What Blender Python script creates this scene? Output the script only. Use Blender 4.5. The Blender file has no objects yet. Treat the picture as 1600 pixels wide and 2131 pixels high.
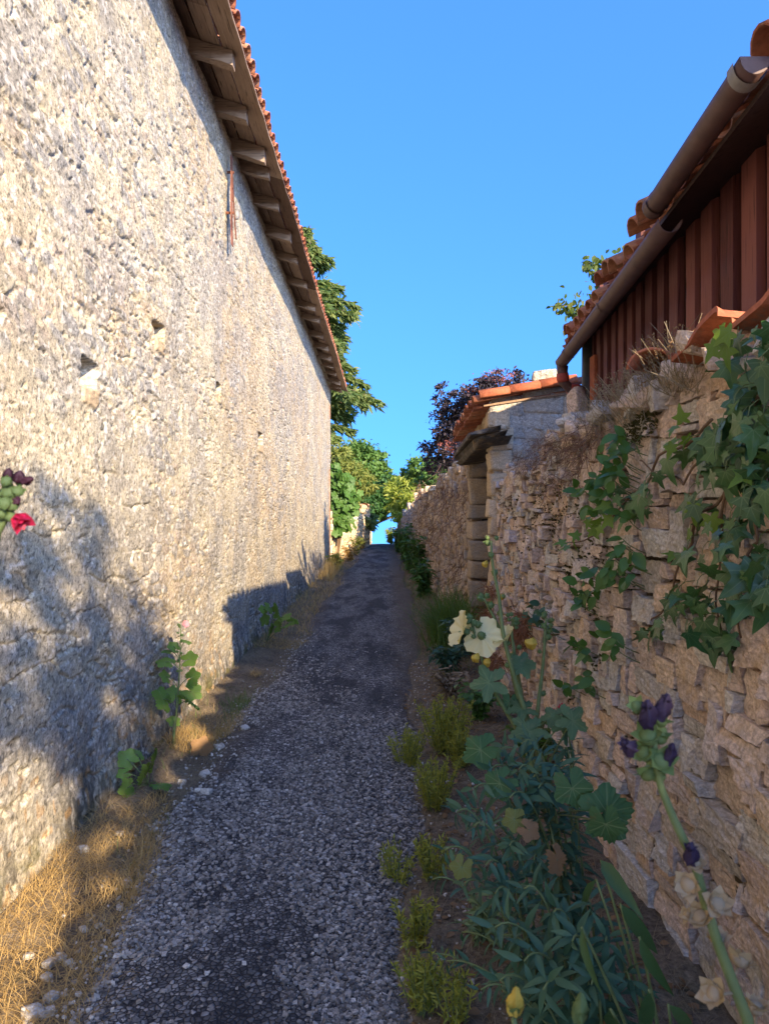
import bpy, math, random
import numpy as np
from mathutils import Vector

rng = np.random.default_rng(11)
random.seed(11)
SC = bpy.context.scene
COL = SC.collection

# ------------------------------------------------------------------ camera, sky, sun, exposure
FPX, EYE = 1540.0, 1.6
cd = bpy.data.cameras.new('camera')
cam = bpy.data.objects.new('camera', cd)
COL.objects.link(cam)
cam.location = (0, 0, EYE)
cam.rotation_euler = (math.radians(90), 0, 0)
cd.sensor_fit = 'VERTICAL'
cd.sensor_height = 34.6
cd.lens = 34.6 * FPX / 2131
cd.clip_start = 0.05
cd.clip_end = 3000
cd.dof.use_dof = True
cd.dof.focus_distance = 6.0
cd.dof.aperture_fstop = 11.0
SC.camera = cam

SUN_D = Vector((-1.0, 1.9, -0.86)).normalized()          # the way the light travels
EL = math.asin(-SUN_D.z)
AZ = math.atan2(-SUN_D.x, -SUN_D.y)
world = bpy.data.worlds.new('World')
SC.world = world
world.use_nodes = True
wn = world.node_tree
wn.nodes.clear()
sky = wn.nodes.new('ShaderNodeTexSky')
sky.sky_type = 'NISHITA'
sky.sun_disc = False
sky.sun_elevation = EL
sky.sun_rotation = AZ
sky.altitude = 100
sky.air_density = 1.0
sky.dust_density = 4.0
sky.ozone_density = 10.0
bg = wn.nodes.new('ShaderNodeBackground')
bg.inputs['Strength'].default_value = 0.132
wo = wn.nodes.new('ShaderNodeOutputWorld')
tc = wn.nodes.new('ShaderNodeTexCoord')        # a clear deep sky: keep the pale band of the horizon low
va = wn.nodes.new('ShaderNodeVectorMath')
va.operation = 'ADD'
va.inputs[1].default_value = (0, 0, 0.42)
vn = wn.nodes.new('ShaderNodeVectorMath')
vn.operation = 'NORMALIZE'
wn.links.new(tc.outputs['Generated'], va.inputs[0])
wn.links.new(va.outputs[0], vn.inputs[0])
wn.links.new(vn.outputs[0], sky.inputs[0])
hs = wn.nodes.new('ShaderNodeHueSaturation')
hs.inputs['Saturation'].default_value = 1.05
hs.inputs['Hue'].default_value = 0.503
wn.links.new(sky.outputs[0], hs.inputs['Color'])
wn.links.new(hs.outputs[0], bg.inputs[0])
wn.links.new(bg.outputs[0], wo.inputs[0])

sl = bpy.data.lights.new('sun', 'SUN')
sl.energy = 2.5
sl.angle = math.radians(0.55)
sl.color = (1.0, 0.79, 0.52)
so = bpy.data.objects.new('sun', sl)
COL.objects.link(so)
so.rotation_euler = SUN_D.to_track_quat('-Z', 'Y').to_euler()
so.location = (10, -19, 12)

SC.view_settings.view_transform = 'Standard'
SC.view_settings.look = 'None'
SC.view_settings.exposure = 2.52
SC.view_settings.gamma = 1.0
SC.render.engine = 'CYCLES'
SC.cycles.max_bounces = 10
SC.cycles.diffuse_bounces = 7


def at(px, py, y):
    """a point at depth y metres from the picture's measurements"""
    return np.array([(px - 800) / FPX * y, y, EYE - (py - 1065.5) / FPX * y])


# ------------------------------------------------------------------ noise
def _hash(ix, iy, iz, seed):
    h = (ix.astype(np.uint32) * np.uint32(374761393) + iy.astype(np.uint32) * np.uint32(668265263)
         + iz.astype(np.uint32) * np.uint32(2147483647) + np.uint32((seed * 1274126177) & 0xffffffff))
    h = (h ^ (h >> np.uint32(13))) * np.uint32(1274126177)
    h = h ^ (h >> np.uint32(16))
    h = h * np.uint32(2246822519)
    h = h ^ (h >> np.uint32(15))
    return (h & np.uint32(0xffffff)).astype(np.float64) / float(0xffffff)


def vnoise2(x, y, seed=0):
    ix, iy = np.floor(x).astype(np.int64), np.floor(y).astype(np.int64)
    fx, fy = x - ix, y - iy
    fx = fx * fx * (3 - 2 * fx)
    fy = fy * fy * (3 - 2 * fy)
    z = np.zeros_like(ix)
    a, b = _hash(ix, iy, z, seed), _hash(ix + 1, iy, z, seed)
    c, d = _hash(ix, iy + 1, z, seed), _hash(ix + 1, iy + 1, z, seed)
    return (a * (1 - fx) + b * fx) * (1 - fy) + (c * (1 - fx) + d * fx) * fy


def fbm2(x, y, o=4, seed=0, gain=0.5):
    s = np.zeros_like(x)
    a, t = 1.0, 0.0
    for i in range(o):
        s += a * (vnoise2(x * 2 ** i, y * 2 ** i, seed + i * 17) - 0.5)
        t += a
        a *= gain
    return s / t * 2


def vnoise3(x, y, z, seed=0):
    ix, iy, iz = [np.floor(v).astype(np.int64) for v in (x, y, z)]
    f = [v - i for v, i in ((x, ix), (y, iy), (z, iz))]
    fx, fy, fz = [q * q * (3 - 2 * q) for q in f]
    r = 0
    for dx in (0, 1):
        for dy in (0, 1):
            for dz in (0, 1):
                r = r + _hash(ix + dx, iy + dy, iz + dz, seed) * (fx if dx else 1 - fx) * (fy if dy else 1 - fy) * (fz if dz else 1 - fz)
    return r


def fbm3(p, f, o=3, seed=0):
    s = 0
    a, t = 1.0, 0.0
    for i in range(o):
        k = f * 2 ** i
        s = s + a * (vnoise3(p[..., 0] * k + 7.3 * i, p[..., 1] * k, p[..., 2] * k, seed + 31 * i) - 0.5)
        t += a
        a *= 0.5
    return s / t * 2


def worley2(x, y, seed=0):
    ix, iy = np.floor(x).astype(np.int64), np.floor(y).astype(np.int64)
    f1 = np.full(x.shape, 9.0)
    f2 = np.full(x.shape, 9.0)
    idv = np.zeros(x.shape)
    z = np.zeros_like(ix)
    for dx in (-1, 0, 1):
        for dy in (-1, 0, 1):
            cx, cy = ix + dx, iy + dy
            px = cx + 0.12 + 0.76 * _hash(cx, cy, z, seed)
            py = cy + 0.12 + 0.76 * _hash(cx, cy, z, seed + 5)
            d = np.hypot(x - px, y - py)
            cid = _hash(cx, cy, z, seed + 9)
            n = d < f1
            f2 = np.where(n, f1, np.minimum(f2, d))
            idv = np.where(n, cid, idv)
            f1 = np.where(n, d, f1)
    return f1, f2, idv


def sstep(a, b, x):
    t = np.clip((x - a) / (b - a), 0, 1)
    return t * t * (3 - 2 * t)


# ------------------------------------------------------------------ mesh building
def origin_of(o):
    p = np.zeros(3)
    while o is not None:
        p += np.array(o.location)
        o = o.parent
    return p


class MB:
    """collects geometry in world metres and links it as ONE mesh object"""

    def __init__(self):
        self.v, self.f, self.n, self.attr = [], [], 0, {}

    def add(self, verts, faces, **attr):
        verts = np.asarray(verts, float).reshape(-1, 3)
        if isinstance(faces, np.ndarray):
            faces = [faces]
        else:
            by = {}
            for q in faces:
                by.setdefault(len(q), []).append(q)
            faces = [np.array(q) for q in by.values()]
        for q in faces:
            if len(q):
                self.f.append(q.astype(np.int64) + self.n)
        for k, a in attr.items():
            self.attr.setdefault(k, []).append((self.n, np.asarray(a, float)))
        self.v.append(verts)
        self.n += len(verts)
        return self

    def box(self, c, s, rot=None, jit=0.0, taper=None):
        c, s = np.asarray(c, float), np.asarray(s, float) / 2
        p = np.array([[x, y, z] for x in (-1, 1) for y in (-1, 1) for z in (-1, 1)], float)
        if jit:
            p = p + rng.uniform(-jit, jit, p.shape)
        p = p * s
        if rot is not None:
            p = p @ np.asarray(rot).T
        F = np.array([[0, 1, 3, 2], [4, 6, 7, 5], [0, 4, 5, 1], [2, 3, 7, 6], [0, 2, 6, 4], [1, 5, 7, 3]])
        return self.add(p + c, F)

    def tube(self, pts, rad, n=6, cap=True, squash=None):
        pts = np.asarray(pts, float)
        m = len(pts)
        rad = np.broadcast_to(np.asarray(rad, float), (m,))
        t = np.gradient(pts, axis=0)
        t /= np.linalg.norm(t, axis=1)[:, None] + 1e-9
        up = np.array([0, 0, 1.0]) if abs(t[0, 2]) < 0.9 else np.array([1.0, 0, 0])
        a = np.cross(t[0], up)
        a /= np.linalg.norm(a)
        V = []
        ang = np.arange(n) * 2 * math.pi / n
        for i in range(m):
            a = a - t[i] * (a @ t[i])
            a /= np.linalg.norm(a) + 1e-9
            b = np.cross(t[i], a)
            V.append(pts[i] + rad[i] * (np.cos(ang)[:, None] * a + np.sin(ang)[:, None] * b))
        F = []
        for i in range(m - 1):
            for k in range(n):
                k2 = (k + 1) % n
                F.append([i * n + k, i * n + k2, (i + 1) * n + k2, (i + 1) * n + k])
        if cap:
            F.append(list(range(n))[::-1])
            F.append([(m - 1) * n + k for k in range(n)])
        return self.add(np.concatenate(V), F)

    def ball(self, c, r, nu=9, nv=6, rot=None, noise=0.0, seed=0):
        r = np.broadcast_to(np.asarray(r, float), (3,))
        V = [[0, 0, -1.0]]
        for j in range(1, nv):
            th = math.pi * j / nv
            for i in range(nu):
                ph = 2 * math.pi * i / nu
                V.append([math.sin(th) * math.cos(ph), math.sin(th) * math.sin(ph), -math.cos(th)])
        V.append([0, 0, 1.0])
        V = np.array(V)
        if noise:
            V = V * (1 + noise * rng.uniform(-1, 1, (len(V), 1)))
        V = V * r
        if rot is not None:
            V = V @ np.asarray(rot).T
        F = []
        for i in range(nu):
            F.append([0, 1 + (i + 1) % nu, 1 + i])
            F.append([len(V) - 1, len(V) - 1 - nu + i, len(V) - 1 - nu + (i + 1) % nu])
        for j in range(nv - 2):
            for i in range(nu):
                a, b = 1 + j * nu + i, 1 + j * nu + (i + 1) % nu
                F.append([a, b, b + nu, a + nu])
        return self.add(V + np.asarray(c, float), F)

    def scatter(self, tv, tf, pos, R, scale, uv=None):
        """copies of a template: tv (k,3), tf faces, pos (N,3), R (N,3,3), scale (N,) or (N,3)"""
        pos = np.asarray(pos, float)
        N, k = len(pos), len(tv)
        if N == 0:
            return self
        scale = np.asarray(scale, float)
        if scale.ndim == 1:
            scale = np.repeat(scale[:, None], 3, 1)
        V = np.einsum('nij,nkj->nki', R, tv[None] * scale[:, None, :]) + pos[:, None, :]
        by = {}
        for q in tf:
            by.setdefault(len(q), []).append(q)
        faces = [(np.array(q)[None] + (np.arange(N) * k)[:, None, None]).reshape(-1, len(q[0])) for q in by.values()]
        base = self.n
        for q in faces:
            self.f.append(q + base)
        if uv is not None:
            self.attr.setdefault('leafuv', []).append((base, np.tile(uv, (N, 1))))
        self.v.append(V.reshape(-1, 3))
        self.n += N * k
        return self

    def build(self, name, mat, parent=None, smooth=True, loc=None):
        V = np.concatenate(self.v)
        o0 = origin_of(parent) if parent is not None else (np.zeros(3) if loc is None else np.asarray(loc, float))
        me = bpy.data.meshes.new(name)
        me.vertices.add(len(V))
        me.vertices.foreach_set('co', (V - o0).astype(np.float32).ravel())
        li = np.concatenate([q.ravel() for q in self.f])
        cnt = np.concatenate([np.full(len(q), q.shape[1]) for q in self.f])
        st = np.concatenate([[0], np.cumsum(cnt)[:-1]])
        me.loops.add(len(li))
        me.loops.foreach_set('vertex_index', li.astype(np.int32))
        me.polygons.add(len(cnt))
        me.polygons.foreach_set('loop_start', st.astype(np.int32))
        me.polygons.foreach_set('use_smooth', np.full(len(cnt), bool(smooth)))
        me.update(calc_edges=True)
        for k, lst in self.attr.items():
            w = lst[0][1].shape[1]
            arr = np.zeros((len(V), w))
            for s, a in lst:
                arr[s:s + len(a)] = a
            if w == 4:
                at_ = me.attributes.new(k, 'FLOAT_COLOR', 'POINT')
                at_.data.foreach_set('color', arr.astype(np.float32).ravel())
            else:
                at_ = me.attributes.new(k, 'FLOAT_VECTOR', 'POINT')
                at_.data.foreach_set('vector', arr.astype(np.float32).ravel())
        if mat is not None:
            me.materials.append(mat)
        ob = bpy.data.objects.new(name, me)
        COL.objects.link(ob)
        if parent is not None:
            ob.parent = parent
        elif loc is not None:
            ob.location = loc
        return ob


def thing(name, label, cat, loc, group=None):
    o = bpy.data.objects.new(name, None)
    o.empty_display_size = 0.1
    COL.objects.link(o)
    o.location = [float(v) for v in loc]
    tag(o, label, cat, group)
    return o


def tag(o, label=None, cat=None, group=None, kind=None):
    if label:
        o['label'] = label
    if cat:
        o['category'] = cat
    if group:
        o['group'] = group
    if kind or label:
        o['kind'] = kind or 'thing'
    return o


def norm(v):
    v = np.asarray(v, float)
    return v / (np.linalg.norm(v, axis=-1, keepdims=True) + 1e-9)


def orient(d, n):
    """rotation matrices whose local y is d (leaf length) and local z close to n (leaf face)"""
    y = norm(d)
    x = norm(np.cross(y, n))
    z = np.cross(x, y)
    return np.stack([x, y, z], axis=-1)


def rotz(a):
    c, s = math.cos(a), math.sin(a)
    return np.array([[c, -s, 0], [s, c, 0], [0, 0, 1.0]])


def roty(a):
    c, s = math.cos(a), math.sin(a)
    return np.array([[c, 0, s], [0, 1.0, 0], [-s, 0, c]])


def rotx(a):
    c, s = math.cos(a), math.sin(a)
    return np.array([[1.0, 0, 0], [0, c, -s], [0, s, c]])


# ------------------------------------------------------------------ materials
class NT:
    def __init__(self, name):
        self.m = bpy.data.materials.new(name)
        self.m.use_nodes = True
        self.t = self.m.node_tree
        self.t.nodes.clear()
        self.out = self.t.nodes.new('ShaderNodeOutputMaterial')

    def n(self, typ, **kw):
        nd = self.t.nodes.new('ShaderNode' + typ)
        for k, v in kw.items():
            if k.startswith('i_'):
                nd.inputs[k[2:].replace('_', ' ')].default_value = v
            else:
                setattr(nd, k, v)
        return nd

    def l(self, a, b):
        self.t.links.new(a, b)

    def pos(self, scale=(1, 1, 1)):
        g = self.n('NewGeometry')
        mp = self.n('Mapping')
        mp.inputs['Scale'].default_value = scale
        self.l(g.outputs['Position'], mp.inputs['Vector'])
        return mp.outputs['Vector']

    def noise(self, vec, scale, detail=4, rough=0.55, dist=0.0):
        nd = self.n('TexNoise')
        nd.inputs['Scale'].default_value = scale
        nd.inputs['Detail'].default_value = detail
        nd.inputs['Roughness'].default_value = rough
        nd.inputs['Distortion'].default_value = dist
        self.l(vec, nd.inputs['Vector'])
        return nd.outputs[0]

    def voro(self, vec, scale, feature='F1', rnd=1.0):
        nd = self.n('TexVoronoi', feature=feature)
        nd.inputs['Scale'].default_value = scale
        nd.inputs['Randomness'].default_value = rnd
        self.l(vec, nd.inputs['Vector'])
        return nd

    def ramp(self, fac, stops, interp='LINEAR'):
        nd = self.n('ValToRGB')
        cr = nd.color_ramp
        cr.interpolation = interp
        while len(cr.elements) > 1:
            cr.elements.remove(cr.elements[-1])
        for i, (p, c) in enumerate(stops):
            e = cr.elements[0] if i == 0 else cr.elements.new(p)
            e.position = p
            c = (c, c, c) if not hasattr(c, '__len__') else c
            e.color = (c[0], c[1], c[2], 1)
        self.l(fac, nd.inputs[0])
        return nd.outputs[0]

    def mix(self, fac, a, b, mode='MIX'):
        nd = self.n('Mix', data_type='RGBA', blend_type=mode)
        for s, v in ((nd.inputs[0], fac), (nd.inputs[6], a), (nd.inputs[7], b)):
            if hasattr(v, 'links'):
                self.l(v, s)
            elif isinstance(v, (int, float)):
                s.default_value = v
            else:
                s.default_value = (v[0], v[1], v[2], 1)
        return nd.outputs[2]

    def math(self, op, a, b=None, c=None):
        nd = self.n('Math', operation=op)
        for i, v in enumerate((a, b, c)):
            if v is None:
                continue
            if hasattr(v, 'links'):
                self.l(v, nd.inputs[i])
            else:
                nd.inputs[i].default_value = v
        return nd.outputs[0]

    def bump(self, h, strength=0.5, dist=0.01, normal=None):
        nd = self.n('Bump')
        nd.inputs['Strength'].default_value = strength
        nd.inputs['Distance'].default_value = dist
        self.l(h, nd.inputs['Height'])
        if normal is not None:
            self.l(normal, nd.inputs['Normal'])
        return nd.outputs[0]

    def island(self):
        return self.n('NewGeometry').outputs['Random Per Island']

    def bsdf(self, col, rough=0.85, normal=None, spec=0.25, metal=0.0):
        p = self.n('BsdfPrincipled')
        for s, v in ((p.inputs['Base Color'], col), (p.inputs['Roughness'], rough)):
            if hasattr(v, 'links'):
                self.l(v, s)
            elif isinstance(v, (int, float)):
                s.default_value = v
            else:
                s.default_value = (v[0], v[1], v[2], 1)
        p.inputs['Specular IOR Level'].default_value = spec
        p.inputs['Metallic'].default_value = metal
        if normal is not None:
            self.l(normal, p.inputs['Normal'])
        return p.outputs[0]

    def done(self, sh):
        self.l(sh, self.out.inputs[0])
        return self.m


def mat_leaf(name, c1, c2, trans=0.35, rough=0.5, veins=None, spots=None, spec=0.3):
    t = NT(name)
    col = t.mix(t.island(), c1, c2)
    nz = t.noise(t.pos(), 18, 3)
    col = t.mix(t.math('MULTIPLY', nz, 0.5), col, (c1[0] * 0.6, c1[1] * 0.62, c1[2] * 0.6))
    if spots:
        s = t.ramp(t.noise(t.pos(), 45, 4), [(0.60, 0), (0.68, 1)])
        col = t.mix(s, col, spots)
    nrm = t.bump(t.noise(t.pos(), 70, 3), .35, .004)
    if veins:
        a = t.n('Attribute', attribute_name='leafuv')
        sp = t.n('SeparateXYZ')
        t.l(a.outputs['Vector'], sp.inputs[0])
        ax = t.math('ABSOLUTE', sp.outputs[0])
        best = None
        for th in veins['angles']:
            c, s = math.cos(th), math.sin(th)
            # distance from the ray at angle th from +y
            d = t.math('ABSOLUTE', t.math('SUBTRACT', t.math('MULTIPLY', ax, c), t.math('MULTIPLY', sp.outputs[1], s)))
            al = t.math('ADD', t.math('MULTIPLY', ax, s), t.math('MULTIPLY', sp.outputs[1], c))
            d = t.math('ADD', d, t.math('MULTIPLY', t.math('LESS_THAN', al, 0.0), 1.0))
            d = t.math('ADD', d, t.math('MULTIPLY', al, veins.get('thin', 0.008)))
            best = d if best is None else t.math('MINIMUM', best, d)
        vf = t.ramp(best, [(veins['w'] * 0.5, 1), (veins['w'], 0)])
        col = t.mix(t.math('MULTIPLY', vf, veins.get('k', 0.7)), col, veins['col'])
    p = t.bsdf(col, rough, nrm, spec)
    tr = t.n('BsdfTranslucent')
    tc = t.mix(0.55, col, (min(1, c1[0] * 2.2 + 0.06), min(1, c1[1] * 2.0 + 0.1), c1[2] * 0.8), 'MIX')
    t.l(tc, tr.inputs[0])
    ms = t.n('MixShader')
    ms.inputs[0].default_value = trans
    t.l(p, ms.inputs[1])
    t.l(tr.outputs[0], ms.inputs[2])
    return t.done(ms.outputs[0])


def mat_plain(name, c1, c2, scale=20, rough=0.85, bump=0.3, stretch=(1, 1, 1), spec=0.2, metal=0.0, island=True, dist=0.005):
    t = NT(name)
    v = t.pos(stretch)
    nz = t.noise(v, scale, 5, 0.62)
    f = t.math('ADD', t.math('MULTIPLY', nz, 0.9), t.math('MULTIPLY', t.math('SUBTRACT', t.island(), 0.5), 0.55 if island else 0.0))
    col = t.ramp(f, [(0.22, c1), (0.72, c2)])
    return t.done(t.bsdf(col, rough, t.bump(nz, bump, dist), spec, metal))


def mat_wood(name, c1, c2, axis='x', rough=0.8, bump=0.5):
    t = NT(name)
    st = {'x': (1.2, 26, 26), 'y': (26, 1.2, 26), 'z': (26, 26, 1.2)}[axis]
    v = t.pos(st)
    g = t.noise(v, 3.0, 6, 0.65, 0.6)
    big = t.noise(t.pos(), 2.3, 3)
    f = t.math('ADD', t.math('MULTIPLY', g, 0.75), t.math('ADD', t.math('MULTIPLY', big, 0.25), t.math('MULTIPLY', t.math('SUBTRACT', t.island(), 0.5), 0.7)))
    col = t.ramp(f, [(0.25, c1), (0.75, c2)])
    crack = t.ramp(t.noise(t.pos(tuple(k * 1.3 for k in st)), 3.0, 2, 0.4), [(0.30, 0.35), (0.38, 1.0)])
    col = t.mix(1.0, col, crack, 'MULTIPLY')
    return t.done(t.bsdf(col, rough, t.bump(g, bump, 0.004), 0.15))


def mat_stone(name, cols, lichen=0.35, rough=0.92, fine=60, warm=(0.52, 0.34, 0.15), mottle=0.0):
    """cols: list of stone colours picked stone by stone; flaky limestone with pale and dark lichen"""
    t = NT(name)
    isl = t.island()
    n = len(cols)
    base = t.ramp(isl, [((i + 0.5) / n, c) for i, c in enumerate(cols)])
    v = t.pos()
    n1 = t.noise(v, 9, 5, 0.65)
    n2 = t.noise(v, fine, 4, 0.7)
    n3 = t.noise(t.pos((1, 1, 2.6)), 22, 5, 0.7, 0.4)
    base = t.mix(1.0, base, t.ramp(n2, [(0.28, 0.50), (0.70, 1.25)]), 'MULTIPLY')
    base = t.mix(1.0, base, t.ramp(n3, [(0.3, 0.72), (0.65, 1.12)]), 'MULTIPLY')
    base = t.mix(t.ramp(n1, [(0.55, 0), (0.72, 0.55)]), base, warm)
    gl = t.ramp(t.noise(v, 4.3, 6, 0.7), [(0.5, 0), (0.64, lichen)])
    base = t.mix(gl, base, (0.30, 0.30, 0.29))
    dk = t.ramp(t.noise(v, 13.0, 6, 0.75), [(0.60, 0), (0.70, lichen * 1.6)])
    base = t.mix(dk, base, (0.055, 0.052, 0.045))
    if mottle:
        big = t.ramp(t.noise(v, 3.2, 4, 0.6), [(0.42, 0.25), (0.60, 1.0)])
        m1 = t.math('MULTIPLY', big, t.ramp(t.noise(v, 24, 6, 0.8), [(0.47, 0), (0.56, mottle)]))
        base = t.mix(m1, base, (0.075, 0.078, 0.085))
        m2 = t.ramp(t.noise(v, 33, 6, 0.8), [(0.57, 0), (0.63, mottle)])
        base = t.mix(m2, base, (0.50, 0.49, 0.46))
    h = t.math('ADD', t.math('MULTIPLY', n2, 0.35), n3)
    return t.done(t.bsdf(base, rough, t.bump(h, 0.85, 0.012), 0.15))


M = {}
M['wood'] = mat_wood('weathered_rafter_wood', (0.10, 0.062, 0.040), (0.40, 0.29, 0.20), 'x')
M['board'] = mat_wood('weathered_board_wood', (0.11, 0.065, 0.042), (0.36, 0.25, 0.17), 'y')
M['shed_wood'] = mat_wood('red_brown_painted_boards', (0.090, 0.028, 0.024), (0.21, 0.074, 0.058), 'z', 0.6, 0.3)
M['soffit_dark'] = mat_wood('shade_dark_wood', (0.022, 0.014, 0.012), (0.060, 0.034, 0.028), 'x', 0.7, 0.3)  # darkened to stand in for shade under the shed eave and between boards
M['door_wood'] = mat_wood('old_door_wood', (0.05, 0.035, 0.025), (0.16, 0.11, 0.08), 'z')


def mat_tile(name, c1, c2, c3):
    t = NT(name)
    col = t.ramp(t.island(), [(0.05, c1), (0.5, c2), (0.95, c3)])
    v = t.pos()
    n1 = t.noise(v, 30, 5, 0.65)
    col = t.mix(1.0, col, t.ramp(n1, [(0.3, 0.62), (0.7, 1.2)]), 'MULTIPLY')
    li = t.ramp(t.noise(v, 7, 6, 0.7), [(0.56, 0), (0.66, 0.65)])
    col = t.mix(li, col, (0.16, 0.13, 0.10))
    return t.done(t.bsdf(col, 0.85, t.bump(n1, 0.35, 0.004), 0.2))


M['tile'] = mat_tile('terracotta', (0.24, 0.085, 0.05), (0.34, 0.12, 0.065), (0.40, 0.19, 0.11))
M['tile_new'] = mat_tile('clean_terracotta', (0.33, 0.095, 0.045), (0.37, 0.115, 0.055), (0.42, 0.15, 0.075))
M['rust'] = mat_plain('rusty_iron', (0.10, 0.035, 0.02), (0.24, 0.10, 0.06), 40, 0.8, 0.4)
M['zinc'] = mat_plain('brown_gutter', (0.060, 0.028, 0.022), (0.115, 0.058, 0.046), 14, 0.6, 0.08, spec=0.5, island=False)
M['zinc_in'] = mat_plain('pale_gutter_band', (0.15, 0.145, 0.14), (0.26, 0.25, 0.245), 20, 0.5, 0.1, spec=0.4)
M['red_band'] = mat_plain('red_tape', (0.26, 0.045, 0.030), (0.42, 0.09, 0.06), 40, 0.6, 0.3)
M['pipe'] = mat_plain('dark_pipe', (0.018, 0.019, 0.021), (0.045, 0.045, 0.048), 16, 0.5, 0.1, spec=0.4, island=False)
M['bark'] = mat_plain('bark', (0.06, 0.045, 0.03), (0.17, 0.13, 0.09), 26, 0.95, 0.8, (1, 1, 0.3))

# ------------------------------------------------------------------ ground and lane
def gz(y):
    y = np.asarray(y, float)
    q = np.clip(y - 30, 0, 19)
    return -0.0016 * q * q - np.clip(y - 49, 0, None) * 0.0608


def house_x(y):
    return -1.52 - 0.005 * np.asarray(y, float)


def lane_left(y):
    y = np.asarray(y, float)
    return -1.08 + 0.07 * np.sin(y * 0.9) + 0.04 * np.sin(y * 2.7 + 1) + 0.16 * sstep(18, 30, y)


def lane_right(y):
    y = np.asarray(y, float)
    return 0.10 + 0.42 * sstep(2.0, 13, y) + 0.05 * np.sin(y * 1.3 + 2) + 0.03 * np.sin(y * 3.9)


def grid(xs, ys, z):
    nx, ny = len(xs), len(ys)
    X, Y = np.meshgrid(xs, ys)
    V = np.stack([X, Y, z(X, Y)], -1).reshape(-1, 3)
    i = np.arange(nx - 1)[None] + (np.arange(ny - 1) * nx)[:, None]
    F = np.stack([i, i + 1, i + 1 + nx, i + nx], -1).reshape(-1, 4)
    return V, F


def ground_z(x, y):
    near = sstep(60, 20, y)
    r = 0.016 * fbm2(x * 3.1, y * 3.1, 4, 3) + 0.010 * fbm2(x * 14, y * 14, 3, 8)
    inl = sstep(0.10, -0.12, np.maximum(lane_left(y) - x, x - lane_right(y)))
    side = 0.05 * sstep(0.35, 1.0, x) + 0.035 * sstep(-1.2, -1.5, x)
    return gz(y) + near * ((r + side) * (1 - inl) - 0.03 * inl)


xs = np.concatenate([[-900, -400, -150, -60, -25, -10, -5, -3, -2], np.arange(-1.8, 1.3, 0.035), [1.5, 2, 3, 5, 10, 25, 60, 150, 400, 900]])
ys = np.concatenate([[-300, -100, -40, -15, -8, -5, -3, -1.5, 0], np.arange(0.8, 9, 0.04), np.arange(9, 46, 0.25), [47, 50, 55, 60, 70, 90, 120, 170, 250, 400, 600, 900]])
V, F = grid(xs, ys, ground_z)
t = NT('verge_soil')
v = t.pos()
n1 = t.noise(v, 3.0, 6, 0.7)
n2 = t.noise(v, 40, 5, 0.75)
n3 = t.noise(t.pos((2.2, 1, 1)), 120, 3, 0.7)
col = t.ramp(n1, [(0.30, (0.070, 0.056, 0.042)), (0.5, (0.15, 0.118, 0.082)), (0.68, (0.26, 0.205, 0.135))])
col = t.mix(1.0, col, t.ramp(n2, [(0.3, 0.4), (0.68, 1.5)]), 'MULTIPLY')
col = t.mix(t.ramp(n3, [(0.62, 0), (0.70, 0.6)]), col, (0.30, 0.25, 0.18))
col = t.mix(t.ramp(t.noise(v, 1.7, 5, 0.7), [(0.55, 0), (0.68, 0.5)]), col, (0.055, 0.07, 0.022))
M['soil'] = t.done(t.bsdf(col, 0.95, t.bump(n2, 0.8, 0.015), 0.1))
mb = MB().add(V, F)
g = mb.build('ground', M['soil'])
tag(g, kind='structure')


def lane_z(x, y):
    u = (x - lane_left(y)) / (lane_right(y) - lane_left(y))
    crown = 0.02 * (1 - (2 * u - 1) ** 2)
    edge = 0.028 * sstep(0.06, -0.04, np.minimum(u, 1 - u))
    return gz(y) + 0.006 + crown - edge + 0.006 * fbm2(x * 5, y * 5, 3, 21)


ly = np.concatenate([[-40, -15, -6, -3, -1], np.arange(0.5, 10, 0.05), np.arange(10, 50, 0.25), [52, 56, 62, 70]])
us = np.linspace(-0.09, 1.09, 60)
U, Y = np.meshgrid(us, ly)
X = lane_left(Y) + U * (lane_right(Y) - lane_left(Y)) + 0.05 * fbm2(Y * 6, U * 3, 3, 44) * np.abs(2 * U - 1) ** 4
V = np.stack([X, Y, lane_z(X, Y)], -1).reshape(-1, 3)
nx = len(us)
i = np.arange(nx - 1)[None] + (np.arange(len(ly) - 1) * nx)[:, None]
F = np.stack([i, i + 1, i + 1 + nx, i + nx], -1).reshape(-1, 4)
t = NT('chip_sealed_asphalt')
v = t.pos()
wv = t.n('VectorMath', operation='ADD')
t.l(v, wv.inputs[0])
nz = t.n('TexNoise')
nz.inputs['Scale'].default_value = 30
t.l(v, nz.inputs['Vector'])
sc = t.n('VectorMath', operation='SCALE')
sc.inputs['Scale'].default_value = 0.012
t.l(nz.outputs[1], sc.inputs[0])
t.l(sc.outputs[0], wv.inputs[1])
wv = wv.outputs[0]
c1 = t.voro(wv, 54, 'F1')
e1 = t.voro(wv, 54, 'DISTANCE_TO_EDGE')
sp = t.n('SeparateColor')
t.l(c1.outputs['Color'], sp.inputs[0])
chip = t.ramp(sp.outputs[0], [(0.0, (0.058, 0.057, 0.058)), (0.4, (0.16, 0.155, 0.148)), (0.75, (0.30, 0.285, 0.265)), (1.0, (0.45, 0.43, 0.40))])
binder = t.ramp(e1.outputs['Distance'], [(0.03, 1), (0.16, 0)])
patch = t.noise(t.pos((1.6, 0.45, 1)), 1.5, 6, 0.68)
wear = t.ramp(patch, [(0.42, 0.16), (0.56, 0.98)])
chip = t.mix(wear, (0.036, 0.038, 0.043), chip)
col = t.mix(binder, chip, (0.016, 0.017, 0.020))
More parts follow.
